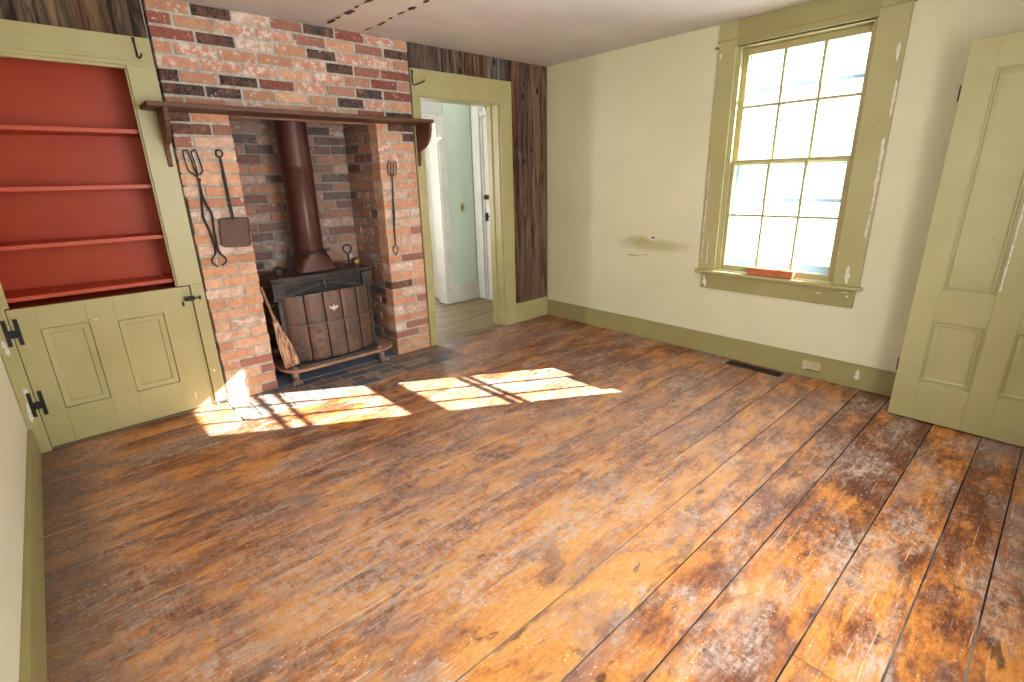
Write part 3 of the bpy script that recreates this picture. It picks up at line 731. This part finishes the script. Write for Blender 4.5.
FP = thing('brick_fireplace', 'floor-to-ceiling brick chimney with two piers around an open firebox', 'fireplace', (-2.24, .2, 0))
mb = MB(); brick_face(mb, -3.022, -1.462, 1.745, H-.001, -.014, .09, 'face', pinned=True)
br = mb.build('chimney_breast', 'brick_face', FP)
mb = MB(); mb.box(-3.02, -1.464, -.0105, .12, 1.745, H-.002); mb.build('mortar_bed', 'mortar', br)
for nm, xa, xb in (('pier', -3.022, -2.716), ('pier', -1.768, -1.462)):
    mb = MB()
    for k, za, zb in courses(.0, 1.745):
        w_ = xb-xa; c_ = xa+(.205 if k % 2 else .10)+random.uniform(-.012, .012)
        for a, b in ((xa, c_), (c_, xb)):
            col = pick('pier')
            pin = lambda L: any(a <= p[0] <= b and abs(p[1]-(za+zb)/2) < .034 for p in L)
            if pin(DARK): col = lin((50, 44, 46))[:3]+(.2,)
            elif pin(WHITE): col = lin((212, 158, 134))[:3]+(.9,)
            j = random.uniform(-.006, .006)
            brick(mb, 'y-', a+(.0055 if a > xa else 0)-(j if a == xa and xa < -3 else 0), b-(.0055 if b < xb else 0)+(j if b == xb and xb < -2 else 0), za, zb, -.014, .095, col)
    p = mb.build(nm, 'brick_face', FP); p['label'] = 'orange brick pier left of the stove' if xa < -2 else 'orange brick pier beside the doorway'
    mb = MB(); mb.box(xa+.004, xb-.004, -.0105, .12, 0, 1.745); mb.build('mortar_bed', 'mortar', p)
# firebox: sides and back
mb = MB()
brick_face(mb, .105, .52, 0, 1.80, -1.768, -1.68, 'soot', 'x-')
brick_face(mb, .105, .52, 0, 1.80, -2.716, -2.80, 'soot', 'x+')
brick_face(mb, -2.716, -1.768, 0, 1.80, .52, .60, 'soot', 'y-')
fb = mb.build('firebox', 'brick_sooty', FP); fb['label'] = 'dull sooty brick lining behind the stove'
mb = MB(); mb.box(-1.760, -1.47, .12, .66, 0, H-.002); mb.box(-3.01, -2.724, .12, .66, 0, H-.002); mb.box(-2.724, -1.760, .528, .66, 0, H-.002)
mb.build('mortar_bed', 'mortar_sooty', fb)
mb = MB(); slab_with_holes(mb, 'y', .10, .528, -2.724, -1.76, 1.80, 1.86, [])
mb.build('throat', 'slot_dark', FP)
mb = MB(); mb.box(-2.76, -1.72, -.002, .53, -.003, .004); mb.build('hearth_slab', 'slate', FP)
# outer hearth
mb = MB()
HT = [(112, 106, 104), (134, 108, 98), (124, 100, 94), (146, 126, 114), (100, 98, 102), (152, 128, 112)]
rows = [(-.10, -.003), (-.20, -.10), (-.30, -.20), (-.397, -.30)]
for ri, (ya, yb) in enumerate(rows):
    x = -3.045; L = .205 if ri not in (2,) else .108
    if ri % 2: x -= .1
    while x < -1.385:
        a, b = max(x, -3.045), min(x+L, -1.385)
        if b-a > .03: brick(mb, 'z', a+.004, b-.004, ya+.004, yb-.004, .001, -.03, lin(random.choice(HT))[:3]+(1,))
        x += L
hb = mb.build('hearth', 'hearth_brick', FP); hb['label'] = 'grey-brown bricks laid flat in front of the stove'
mb = MB(); mb.box(-3.049, -1.381, -.399, .0, -.03, -.0015); mb.build('mortar_bed', 'mortar_sooty', hb)

# ------------------------------------------------------------------ mantel shelf
MS = thing('mantel_shelf', 'long dark wooden mantel shelf on two brackets across the brick chimney', 'shelf', (-2.29, -.014, 1.745))
mb = MB(); mb.prism([(-3.148, -.235), (-1.425, -.235), (-1.425, -.0265), (-1.460, -.0265), (-1.460, -.0175), (-3.030, -.0175), (-3.030, -.0275), (-3.148, -.0275)], lambda u, v: (u, v, 1.742), lambda u, v: (u, v, 1.766)); mb.build('shelf_board', 'mantel_wood', MS, bevel=.003)
def bracket(x, th, lab):
    pts = [(-.0275, 1.7415), (-.215, 1.7415)]
    for i in range(1, 9):
        a = PI/2*i/8; pts.append((-.06-.155*math.cos(a), 1.742-.175*math.sin(a)))
    pts += [(-.046, 1.548), (-.048, 1.52), (-.040, 1.485), (-.032, 1.46), (-.0275, 1.455)]
    mb = MB(); mb.prism(pts, lambda u, v: (x-th/2, u, v), lambda u, v: (x+th/2, u, v))
    b = mb.build('bracket', 'mantel_wood', MS, bevel=.002); b['label'] = lab; return b
bracket(-3.066, .022, 'curved bracket at the cupboard end')
bracket(-1.440, .022, 'curved bracket at the doorway end')

# ------------------------------------------------------------------ cupboard
CB = thing('built_in_cupboard', 'built-in olive cupboard with open red shelves above a panelled door', 'cupboard', (-3.5, .0, 0))
mb = MB(); mb.box(-3.885, -3.04, -.020, .02, 1.955, 2.093); mb.build('head_casing', 'olive_paint', CB, bevel=.002)
mb = MB(); mb.box(-3.885, -3.165, -.012, .014, 1.940, 1.956); mb.box(-3.885, -3.04, -.026, -.0195, 1.975, 1.984); mb.build('moulding', 'olive_paint', CB, bevel=.002)
mb = MB(); mb.box(-3.968, -3.905, -.010, .02, .0, 2.093); mb.box(-3.905, -3.885, -.010, .02, .79, 2.093); lc = mb.build('side_casing', 'olive_paint', CB, bevel=.002)
mb = MB(); mb.box(-3.165, -3.036, -.024, .02, .79, 1.956); mb.box(-3.103, -3.036, -.024, .02, .030, .79); mb.build('side_casing', 'olive_paint', CB, bevel=.003)
mb = MB(); mb.box(-3.172, -3.163, -.010, .014, .79, 1.94); mb.build('stop_bead', 'olive_paint', CB)
mb = MB()   # red box behind the face: back leans so the left side is deeper
zb_, zt_ = .78, 1.985
mb.hull8([(-3.93, .34, zb_), (-3.93, .36, zb_), (-3.12, .24, zb_), (-3.12, .22, zb_), (-3.93, .34, zt_), (-3.93, .36, zt_), (-3.12, .24, zt_), (-3.12, .22, zt_)])
mb.box(-3.93, -3.905, .02, .35, zb_, zt_); mb.box(-3.150, -3.12, .02, .23, zb_, zt_); mb.box(-3.93, -3.12, .02, .36, zt_, zt_+.02); mb.box(-3.93, -3.12, .02, .36, zb_-.02, zb_)
mb.build('cupboard_interior', 'red_paint', CB)
for z in (1.640, 1.357, 1.080, .825):
    mb = MB(); mb.hull8([(-3.904, .028, z-.012), (-3.904, .335, z-.012), (-3.151, .222, z-.012), (-3.151, .028, z-.012), (-3.904, .028, z+.010), (-3.904, .335, z+.010), (-3.151, .222, z+.010), (-3.151, .028, z+.010)])
    mb.build('shelf', 'red_paint', CB, bevel=.002)
# lower door, facing -y
dr_panels = [(-3.800, -3.600, .216, .665), (-3.480, -3.262, .212, .645)]
mb = MB(); slab_with_holes(mb, 'y', -.008, .018, -3.902, -3.106, .018, .783, dr_panels)
dr = mb.build('door', 'olive_paint', CB, bevel=.0015)
for (a, b, c, d) in dr_panels:
    mb = MB(); mb.box(a, b, .004, .012, c, d)
    P = lambda y, i: [(a+i, y, c+i), (b-i, y, c+i), (b-i, y, d-i), (a+i, y, d-i)]
    rings = [P(.004, .0), P(-.004, .004), P(-.002, .03), P(.004, .034)]
    R = [[mb.bm.verts.new(p) for p in r] for r in rings]
    for r1, r2 in zip(R, R[1:]):
        for i in range(4): mb.face([r1[i], r1[(i+1) % 4], r2[(i+1) % 4], r2[i]])
    mb.build('panel', 'olive_paint', dr)
mb = MB(); mb.box(-3.895, -3.11, -.006, .018, .0, .014); mb.build('threshold', 'threshold_wood', CB)
for zc in (.668, .277):     # H hinges
    mb = MB()
    for s in (-1, 1): mb.box(-3.902+s*.022-.0085, -3.902+s*.022+.0085, -.0145, -.0105 if s < 0 else -.0085, zc-.068, zc+.068)
    mb.box(-3.902-.014, -3.902+.014, -.0140, -.0105, zc-.028, zc+.012)
    mb.lathe((-3.902, -.013, zc-.030), [(.004, 0), (.004, .045)], 8)
    hg = mb.build('hinge', 'black_iron', CB); hg['label'] = 'black H hinge near the top of the cupboard door' if zc > .5 else 'black H hinge near the foot of the cupboard door'
    for s in (-1, 1):
        for dz in (-.055, -.02, .02, .055):
            mb = MB(); mb.lathe((-3.902+s*.022, -.0148, zc+dz), [(.0005, -.001), (.0025, -.0005), (.003, .0005)], 8, 'y'); mb.build('screw', 'tool_iron', hg)
mb = MB(); mb.box(-3.145, -3.092, -.030, -.0242, .698, .726); mb.tube([(-3.15, -.032, .712), (-3.06, -.032, .712)], .0045); mb.tube([(-3.066, -.032, .700), (-3.066, -.032, .722)], .006)
mb.build('bolt_latch', 'black_iron', CB, bevel=.001)
mb = MB(); mb.box(-3.160, -3.150, -.0125, -.0085, .668, .695); mb.build('catch_plate', 'black_iron', CB)
flakes('bare_patch', chain('y', -.0102, (-3.945, .62), (-3.945, .56), .012, 2)+chain('y', -.0102, (-3.93, .36), (-3.94, .20), .014, 5), CB, 'pale chips on the left casing')
flakes('bare_patch', [('y', -.0082, -3.20, .10, .006, .03), ('y', -.0242, -3.075, .24, .007, .012), ('y', -.0082, -3.57, .672, .012, .004)], CB, 'pale chips on the door')

# ------------------------------------------------------------------ iron hooks on the casings
def hook(path, lab, loc):
    mb = MB(); mb.tube(smoothpath(path, 3), .0045, 8); p0 = Vector(path[0])
    mb.box(p0.x-.006, p0.x+.006, p0.y, -.0225 if p0.z < 2.131 else -.001, p0.z-.012, p0.z+.008)
    return tag(mb.build('iron_hook', 'black_iron', loc=loc), lab, 'hook')
hook([(-3.108, -.028, 2.080), (-3.107, -.030, 2.02), (-3.108, -.040, 1.995), (-3.100, -.060, 1.990), (-3.092, -.068, 2.008)], 'black iron hook on the cupboard head casing', (-3.108, -.024, 2.08))
hook([(-1.443, -.028, 2.108), (-1.445, -.030, 2.022), (-1.40, -.045, 2.030), (-1.37, -.060, 2.043), (-1.366, -.062, 2.056)], 'black iron hook at the upper left corner of the doorway casing', (-1.443, -.024, 2.1))
hook([(-.990, -.006, 2.172), (-.991, -.026, 2.150), (-.992, -.034, 2.138), (-.992, -.036, 2.145)], 'short dark peg on the boards above the middle of the doorway', (-.99, -.004, 2.17))

# ------------------------------------------------------------------ fire tools hanging on the piers
YT = -.028
def P3(L, y=YT): return [(u, y, v) for u, v in L]
TG = thing('fire_tongs', 'long black scissor fire tongs hanging on the left brick pier', 'fire tongs', (-2.945, YT, 1.40))
for L, A, y in (([(-2.947, 1.396), (-2.965, 1.418), (-2.987, 1.442), (-2.994, 1.53), (-2.982, 1.542), (-2.969, 1.538), (-2.957, 1.459), (-2.949, 1.411)],
              [(-2.944, 1.396), (-2.940, 1.283), (-2.914, 1.193), (-2.917, 1.117), (-2.918, .979), (-2.888, .929), (-2.889, .902), (-2.915, .882)], YT-.005),
             ([(-2.943, 1.403), (-2.944, 1.465), (-2.952, 1.530), (-2.940, 1.543), (-2.928, 1.541), (-2.913, 1.453), (-2.916, 1.429), (-2.934, 1.410)],
              [(-2.941, 1.378), (-2.946, 1.295), (-2.959, 1.183), (-2.941, 1.093), (-2.931, .974), (-2.956, .930), (-2.959, .904), (-2.937, .878)], YT+.003)):
    mb = MB(); mb.tube(smoothpath(P3(L, y)), .0036, 8); mb.build('handle_loop', 'tool_iron', TG)
    mb = MB(); pth = smoothpath(P3(A, y)); n = len(pth); mb.tube(pth, [.0065 if i < n*.6 else .0045 for i in range(n)], 8); mb.build('arm', 'tool_iron', TG)
mb = MB(); mb.lathe((-2.942, YT-.001, 1.385), [(.004, -.012), (.009, -.010), (.010, -.004), (.010, .010), (.004, .012)], 12, 'y'); mb.build('pivot_rivet', 'tool_iron', TG)

SH = thing('ash_shovel', 'iron ash shovel with a ring handle and square blade hanging on the left brick pier', 'shovel', (-2.81, YT, 1.53))
mb = MB(); mb.tube([(-2.810+.018*math.cos(a*PI/8), YT, 1.530+.019*math.sin(a*PI/8)) for a in range(16)], .0048, 8, True); mb.build('ring', 'tool_iron', SH)
mb = MB(); mb.tube([(-2.808, YT, 1.512), (-2.808, YT, 1.40), (-2.805, YT, 1.25), (-2.802, YT-.002, 1.150)], [.0055, .009, .008, .010], 10); mb.build('shaft', 'tool_iron', SH)
mb = MB()
out = [(-2.882, 1.160), (-2.862, 1.152), (-2.838, 1.158), (-2.802, 1.165), (-2.775, 1.158), (-2.745, 1.154), (-2.719, 1.156), (-2.724, 1.12), (-2.730, 1.01), (-2.735, .986), (-2.75, .982), (-2.86, .988), (-2.885, .992), (-2.893, 1.01), (-2.888, 1.12)]
mb.prism(out, lambda u, v: (u, YT-.002+.006*abs((u+2.806)/.08)**2*-1, v), lambda u, v: (u, YT+.002-.006*abs((u+2.806)/.08)**2, v))
mb.build('blade', 'blade_iron', SH)
mb = MB()   # raised lips of the blade
mb.tube([(-2.882, YT-.008, 1.158), (-2.888, YT-.010, 1.08), (-2.892, YT-.008, 1.0)], .004); mb.tube([(-2.720, YT-.008, 1.154), (-2.727, YT-.010, 1.07), (-2.733, YT-.008, .99)], .004)
mb.tube([(-2.882, YT-.008, 1.158), (-2.802, YT-.006, 1.163), (-2.720, YT-.008, 1.154)], .004)
mb.build('blade_rim', 'blade_iron', SH)

FK = thing('toasting_tongs', 'slim black iron tongs with a diamond tip hanging on the right brick pier', 'fire tongs', (-1.685, YT, 1.384))
for L in ([(-1.685, 1.384), (-1.714, 1.401), (-1.713, 1.44), (-1.712, 1.474), (-1.699, 1.488), (-1.688, 1.474), (-1.691, 1.44), (-1.693, 1.412), (-1.685, 1.384)],
          [(-1.685, 1.384), (-1.673, 1.412), (-1.667, 1.44), (-1.666, 1.474), (-1.652, 1.488), (-1.642, 1.474), (-1.645, 1.44), (-1.649, 1.406), (-1.683, 1.386)]):
    mb = MB(); mb.tube(smoothpath(P3(L)), .0034, 8); mb.build('handle_loop', 'tool_iron', FK)
mb = MB(); mb.tube(P3([(-1.685, 1.390), (-1.690, 1.28), (-1.698, 1.16), (-1.699, 1.135), (-1.700, 1.11), (-1.708, .98), (-1.711, .885)]), [.0055, .006, .0075, .011, .0085, .006, .005], 8); mb.build('shaft', 'tool_iron', FK)
mb = MB(); mb.tube(P3([(-1.711, .888), (-1.733, .862), (-1.737, .852), (-1.714, .808), (-1.690, .850), (-1.692, .860)]), .0038, 8, True); mb.build('tip', 'tool_iron', FK)

# ------------------------------------------------------------------ stove
SX, SY = -2.262, .24
ST = thing('wood_stove', 'rusty cast-iron Franklin wood stove with brass balls and claw feet in the firebox', 'stove', (SX, .15, 0))
mb = MB(); mb.hull8([(-2.595, .105, .125), (-2.47, .42, .125), (-2.05, .42, .125), (-1.93, .105, .125), (-2.595, .105, .715), (-2.47, .42, .715), (-2.05, .42, .715), (-1.93, .105, .715)])
mb.build('stove_body', 'stove_iron', ST, bevel=.004)
for xa, xb in ((-2.607, -2.577), (-1.945, -1.918)):   # side cheeks framing the doors
    mb = MB(); mb.box(xa, xb, .045, .12, .125, .62); mb.build('side_cheek', 'stove_iron', ST, bevel=.004)
# top plate with stepped edge, slightly pointed in the middle
def plate(mb, z0, z1, o):
    pts = [(-2.632-o, .055-o), (-2.262, .030-o), (-1.893+o, .055-o), (-1.893+o, .12), (-2.00+o, .44), (-2.52-o, .44), (-2.632-o, .12)]
    mb.prism(pts, lambda u, v: (u, v, z0), lambda u, v: (u, v, z1))
mb = MB(); plate(mb, .708, .720, -.014); plate(mb, .720, .732, .0); plate(mb, .732, .740, .010)
mb.build('top_plate', 'stove_iron', ST, bevel=.003)
# frieze with pediment mouldings
mb = MB(); mb.box(-2.56, -1.955, .075, .105, .575, .71)
fz = mb.build('frieze', 'black_iron', ST)
mb = MB()
for a, b in (((-2.545, .602), (-2.285, .672)), ((-2.24, .672), (-1.98, .606))):
    mb.obox((a[0], .068, a[1]), (b[0], .068, b[1]), .016, .014); mb.obox((a[0], .066, a[1]+.018), (b[0], .066, b[1]+.014), .008, .006)
mb.obox((-2.545, .068, .598), (-1.98, .068, .598), .014, .010); mb.obox((-2.545, .068, .698), (-1.98, .068, .698), .014, .010)
mb.build('pediment', 'stove_iron', fz)
mb = MB(); mb.lathe((-2.262, .062, .668), [(.005, -.006), (.016, -.003), (.020, .003), (.020, .01)], 8, 'y'); mb.box(-2.272, -2.252, .058, .072, .632, .706); mb.build('frieze_ornament', 'stove_iron', fz)
for xa in (-2.625, -1.975):
    mb = MB(); mb.box(xa, xa+.072, .050, .105, .588, .708); mb.box(xa-.005, xa+.077, .045, .10, .588, .600); mb.box(xa-.004, xa+.076, .046, .10, .612, .619); mb.box(xa-.004, xa+.076, .046, .10, .697, .708)
    mb.box(xa+.012, xa+.060, .044, .052, .630, .637); mb.box(xa+.012, xa+.060, .044, .052, .683, .690); mb.box(xa+.012, xa+.019, .044, .052, .630, .690); mb.box(xa+.053, xa+.060, .044, .052, .630, .690); mb.box(xa+.028, xa+.044, .043, .052, .648, .672)
    mb.build('pilaster_block', 'stove_iron', ST, bevel=.001)
# curved folding doors
def arc(k, z=0):   # k 0..1 across the front
    x = -2.575+.645*k; bul = .075+.028*(1-z); return x, .062-bul*(1-abs(2*k-1)**2.4)
edges = [0, .2, .4, .6, .8, 1.0]
for i in range(5):
    mb = MB(); n = 8; cols = []
    for j in range(n+1):
        f = j/n; k = edges[i]+.007+(edges[i+1]-edges[i]-.014)*f
        g = .005 if j in (0, n) else (.0 if j in (1, n-1) else (-.002 if j in (2, n-2) else 0))
        col_ = []
        for z in (.135, .15, .165, .28, .40, .50, .585, .602):
            zz = (z-.135)/.467; x, y = arc(k, zz)
            ins = .004 if z in (.135, .602) else 0
            col_.append((x, y+g+ins, z+.012*math.sin(PI*k)*(zz)))
        cols.append(col_)
    V = [[mb.bm.verts.new(p) for p in c] for c in cols]; Vb = [[mb.bm.verts.new((p[0], p[1]+.012, p[2])) for p in c] for c in cols]
    m = len(V[0])
    for a in range(n):
        for b in range(m-1):
            mb.face([V[a][b], V[a+1][b], V[a+1][b+1], V[a][b+1]]); mb.face([Vb[a][b], Vb[a][b+1], Vb[a+1][b+1], Vb[a+1][b]])
        mb.face([V[a][0], Vb[a][0], Vb[a+1][0], V[a+1][0]]); mb.face([V[a][-1], V[a+1][-1], Vb[a+1][-1], Vb[a][-1]])
    for b in range(m-1):
        mb.face([V[0][b], V[0][b+1], Vb[0][b+1], Vb[0][b]]); mb.face([V[n][b], Vb[n][b], Vb[n][b+1], V[n][b+1]])
    lf_ = mb.build('door_leaf', 'stove_door_iron', ST, smooth=True)
    if i < 4:
        mb = MB(); kc = (edges[i]+edges[i+1])/2; xc, yc = arc(kc, .4); kd = .045
        for z, wd in ((.335, .030), (.270, .034), (.205, .030)):
            pth = []
            for q in range(7):
                kk = kc+(q/6-.5)*wd*1.9; x, y = arc(kk, (z-.135)/.467); pth.append((x, y-.006, z+.010*math.sin(PI*q/6)))
            mb = MB(); mb.tube(pth, [.003, .006, .0075, .0075, .0075, .006, .003], 6)
            mb.build('vent_louvre', 'louvre_iron', lf_, smooth=True)
mb = MB(); pth = []
for q in range(25):
    x, y = arc(q/24, .55); pth.append((x+(-.004 if q == 0 else .004 if q == 24 else 0), y-.020, .398))
pth = [(-2.60, .06, .40)]+pth+[(-1.925, .06, .40)]
mb.tube(pth, .0055, 8); mb.build('rail', 'louvre_iron', ST, smooth=True)
mb = MB()   # small spread-winged bird emblem
xe, ye = arc(.5, .8); ye -= .0065; ze = .492
wing = [(0, -.026), (.006, -.010), (.018, -.008), (.030, .004), (.036, .018), (.026, .012), (.020, .016), (.012, .006), (.006, .014), (.003, .026), (-.003, .026), (-.006, .014), (-.012, .006), (-.020, .016), (-.026, .012), (-.036, .018), (-.030, .004), (-.018, -.008), (-.006, -.010)]
mb.prism(wing, lambda u, v: (xe+u, ye, ze+v), lambda u, v: (xe+u, ye+.004, ze+v)); mb.build('bird_emblem', 'emblem_white', ST)
# bottom ledge and hearth tray
def sup(xa, xb, yf, yb, rx, z, n=10):
    pts = [(xa, yb), ]
    for i in range(n+1):
        a = PI+PI/2*i/n; pts.append((xa+rx+rx*math.cos(a), yf+rx*.9+rx*.9*math.sin(a)))
    for i in range(n+1):
        a = 1.5*PI+PI/2*i/n; pts.append((xb-rx+rx*math.cos(a), yf+rx*.9+rx*.9*math.sin(a)))
    pts.append((xb, yb)); return pts
mb = MB()
mb.prism(sup(-2.668, -1.822, -.105, .40, .14, 0), lambda u, v: (u, v, .100), lambda u, v: (u, v, .112))
tr_ = mb.build('hearth_tray', 'tray_rust', ST, bevel=.002); 
mb = MB(); P_ = [(u, v, .114) for u, v in sup(-2.668, -1.822, -.105, .40, .14, 0)]; mb.tube(P_, .0105, 8); mb.build('tray_rim', 'tray_rust', tr_, smooth=True)
mb = MB(); mb.prism(sup(-2.60, -1.915, -.075, .3, .16, 0), lambda u, v: (u, v, .112), lambda u, v: (u*.985-.015*2.262, v*.95+.004, .132)); mb.build('door_sill', 'stove_iron', ST, bevel=.002)
def leg(x, y, s):
    mb = MB()
    pth = [(x, y+.02, .102), (x-s*.004, y+.004, .085), (x-s*.010, y-.012, .062), (x-s*.006, y-.008, .040), (x-s*.010, y-.016, .022), (x-s*.013, y-.024, .014)]
    mb.tube(smoothpath(pth, 3), [.034, .036, .036, .033, .029, .026, .024, .022, .021, .020, .021, .023, .024, .023, .020, .015][:16], 12)
    for k in (-1, 0, 1):
        mb.tube([(x-s*.012+k*.016, y-.020, .024), (x-s*.014+k*.022, y-.044, .019), (x-s*.014+k*.026, y-.060, .008)], [.013, .012, .006], 8)
    mb.box(x-.028, x+.028, y-.01, y+.045, .090, .101)
    mb.build('leg', 'claw_iron', ST, smooth=True)
for x, y, s in ((-2.585, -.02, 1), (-1.935, -.02, -1), (-2.585, .36, 1), (-1.935, .36, -1)): leg(x, y, s)
for x, m_ in ((-2.560, 'brass_dull'), (-1.992, 'brass')):
    mb = MB(); r = .037
    prof = [(.018, 0), (.018, .006), (.010, .010)]+[(r*math.sin(PI*(1-a/14)), .043-r*math.cos(PI*(a/14))*1) for a in range(1, 14)]+[(.002, .043+r)]
    prof = [(.018, 0), (.018, .006), (.012, .008)]+[(r*math.sin(PI*a/14), .044-r*math.cos(PI*a/14)) for a in range(2, 14)]+[(.001, .044+r)]
    mb.lathe((x, .085, .739), prof, 20); mb.lathe((x, .085, .739+.041), [(r+.0005, 0), (r+.002, .003), (r+.0005, .006)], 20)
    b = mb.build('finial_ball', m_, ST, smooth=True); b['label'] = 'tarnished brass ball on the stove top' if m_ == 'brass_dull' else 'shinier brass ball on the stove top'
mb = MB(); mb.tube(smoothpath([(-2.01, .17, .74), (-2.012, .165, .80), (-2.018, .16, .835), (-2.050, .155, .865), (-2.046, .152, .895), (-2.018, .150, .905), (-1.990, .150, .885), (-1.996, .153, .855), (-2.016, .156, .838)], 4), .006, 8)
mb.build('lifter_loop', 'black_iron', ST, smooth=True)
mb = MB(); mb.tube([(-2.605, .08, .56), (-2.632, .075, .56)], .006); mb.lathe((-2.640, .075, .56), [(.002, -.012), (.014, -.008), (.017, 0), (.014, .008), (.002, .012)], 14, 'x')
mb.build('damper_knob', 'black_iron', ST, smooth=True)
# flue hood, collar and pipe
mb = MB(); rings = []
for s_ in range(7):
    f = s_/6; z = .740+.125*f; ring = []
    for i in range(32):
        a = 2*PI*i/32; c, sn = math.cos(a), math.sin(a)
        pw = .28+.72*f**.8; g_ = (1-f)**1.25; hx = .112+.036*g_; hy = .112+.02*g_
        e = 2/(2+6*(1-f)); x = hx*(abs(c)**e)*(1 if c >= 0 else -1); y = hy*(abs(sn)**e)*(1 if sn >= 0 else -1)
        ring.append((SX+.010+x, .285+y, z))
    rings.append(ring)
mb.loft(rings); mb.build('flue_hood', 'pipe_iron', ST, smooth=True)
mb = MB(); mb.lathe((SX+.008, .285, .862), [(.105, 0), (.120, 0), (.122, .004), (.120, .010), (.105, .010)], 36); mb.box(-2.405, -2.37, .27, .30, .862, .870); mb.box(-2.155, -2.10, .265, .305, .862, .874)
mb.build('collar', 'stove_iron', ST, smooth=True)
mb = MB(); mb.lathe((SX+.006, .285, .865), [(.104, 0), (.104, .02), (.1055, .022), (.1055, .030), (.104, .032), (.104, .58), (.1055, .582), (.1065, .59), (.1055, .598), (.1035, .60), (.103, .95)], 40)
mb.build('stove_pipe', 'pipe_iron', ST, smooth=True)
mb = MB(); mb.box(-2.262-.004, -2.262+.004, .1785, .1825, .90, 1.44); mb.build('pipe_seam', 'pipe_iron', ST)

# ------------------------------------------------------------------ broom
BR = thing('hearth_broom', 'short straw hearth broom standing on the stove tray against the left pier', 'broom', (-2.595, -.045, .126))
A = Vector((-2.603, -.045, .142)); Bt = Vector((-2.655, .020, .470)); d = (Bt-A).normalized(); Lb = (Bt-A).length
sd = Vector((1, 0, 0)); sd = (sd-d*sd.dot(d)).normalized(); nn = d.cross(sd)
mb = MB(); rings = []
for f, wx, wy in ((.02, .046, .018), (.15, .045, .019), (.4, .040, .021), (.65, .031, .021), (.85, .022, .018), (1.0, .015, .014)):
    rings.append([A+d*Lb*f+sd*wx*math.cos(2*PI*i/16)+nn*wy*math.sin(2*PI*i/16) for i in range(16)])
mb.loft(rings)
for k in range(170):
    a = random.uniform(0, 2*PI); q = random.uniform(.86, 1.06); c, s_ = math.cos(a), math.sin(a)
    p0 = Bt-d*.02+sd*.013*c+nn*.012*s_; p1 = A+d*Lb*.5+sd*.040*c*q+nn*.022*s_*q; p2 = A+d*random.uniform(.0, .035)+sd*.049*c*q+nn*.021*s_*q
    mb.tube([p0, p1, p2], [.0014, .0022, .0016], 4)
for k in range(60):
    u = random.uniform(-1, 1); v = random.uniform(-1, 1); p2 = A+d*random.uniform(0, .02)+sd*.044*u+nn*.015*v; mb.tube([p2+d*.05, p2], .0015, 4)
mb.build('bristles', 'straw', BR)
mb = MB()
for f in (.965, .99): c_ = A+d*Lb*f; mb.tube([c_+sd*.0175*math.cos(2*PI*i/14)+nn*.016*math.sin(2*PI*i/14) for i in range(14)], .0045, 6, True)
mb.build('binding', 'broom_wood', BR)
mb = MB(); mb.tube([Bt-d*.03, Bt+d*.12, Bt+d*.235], [.0105, .0095, .009], 12); mb.build('handle', 'broom_wood', BR, smooth=True)
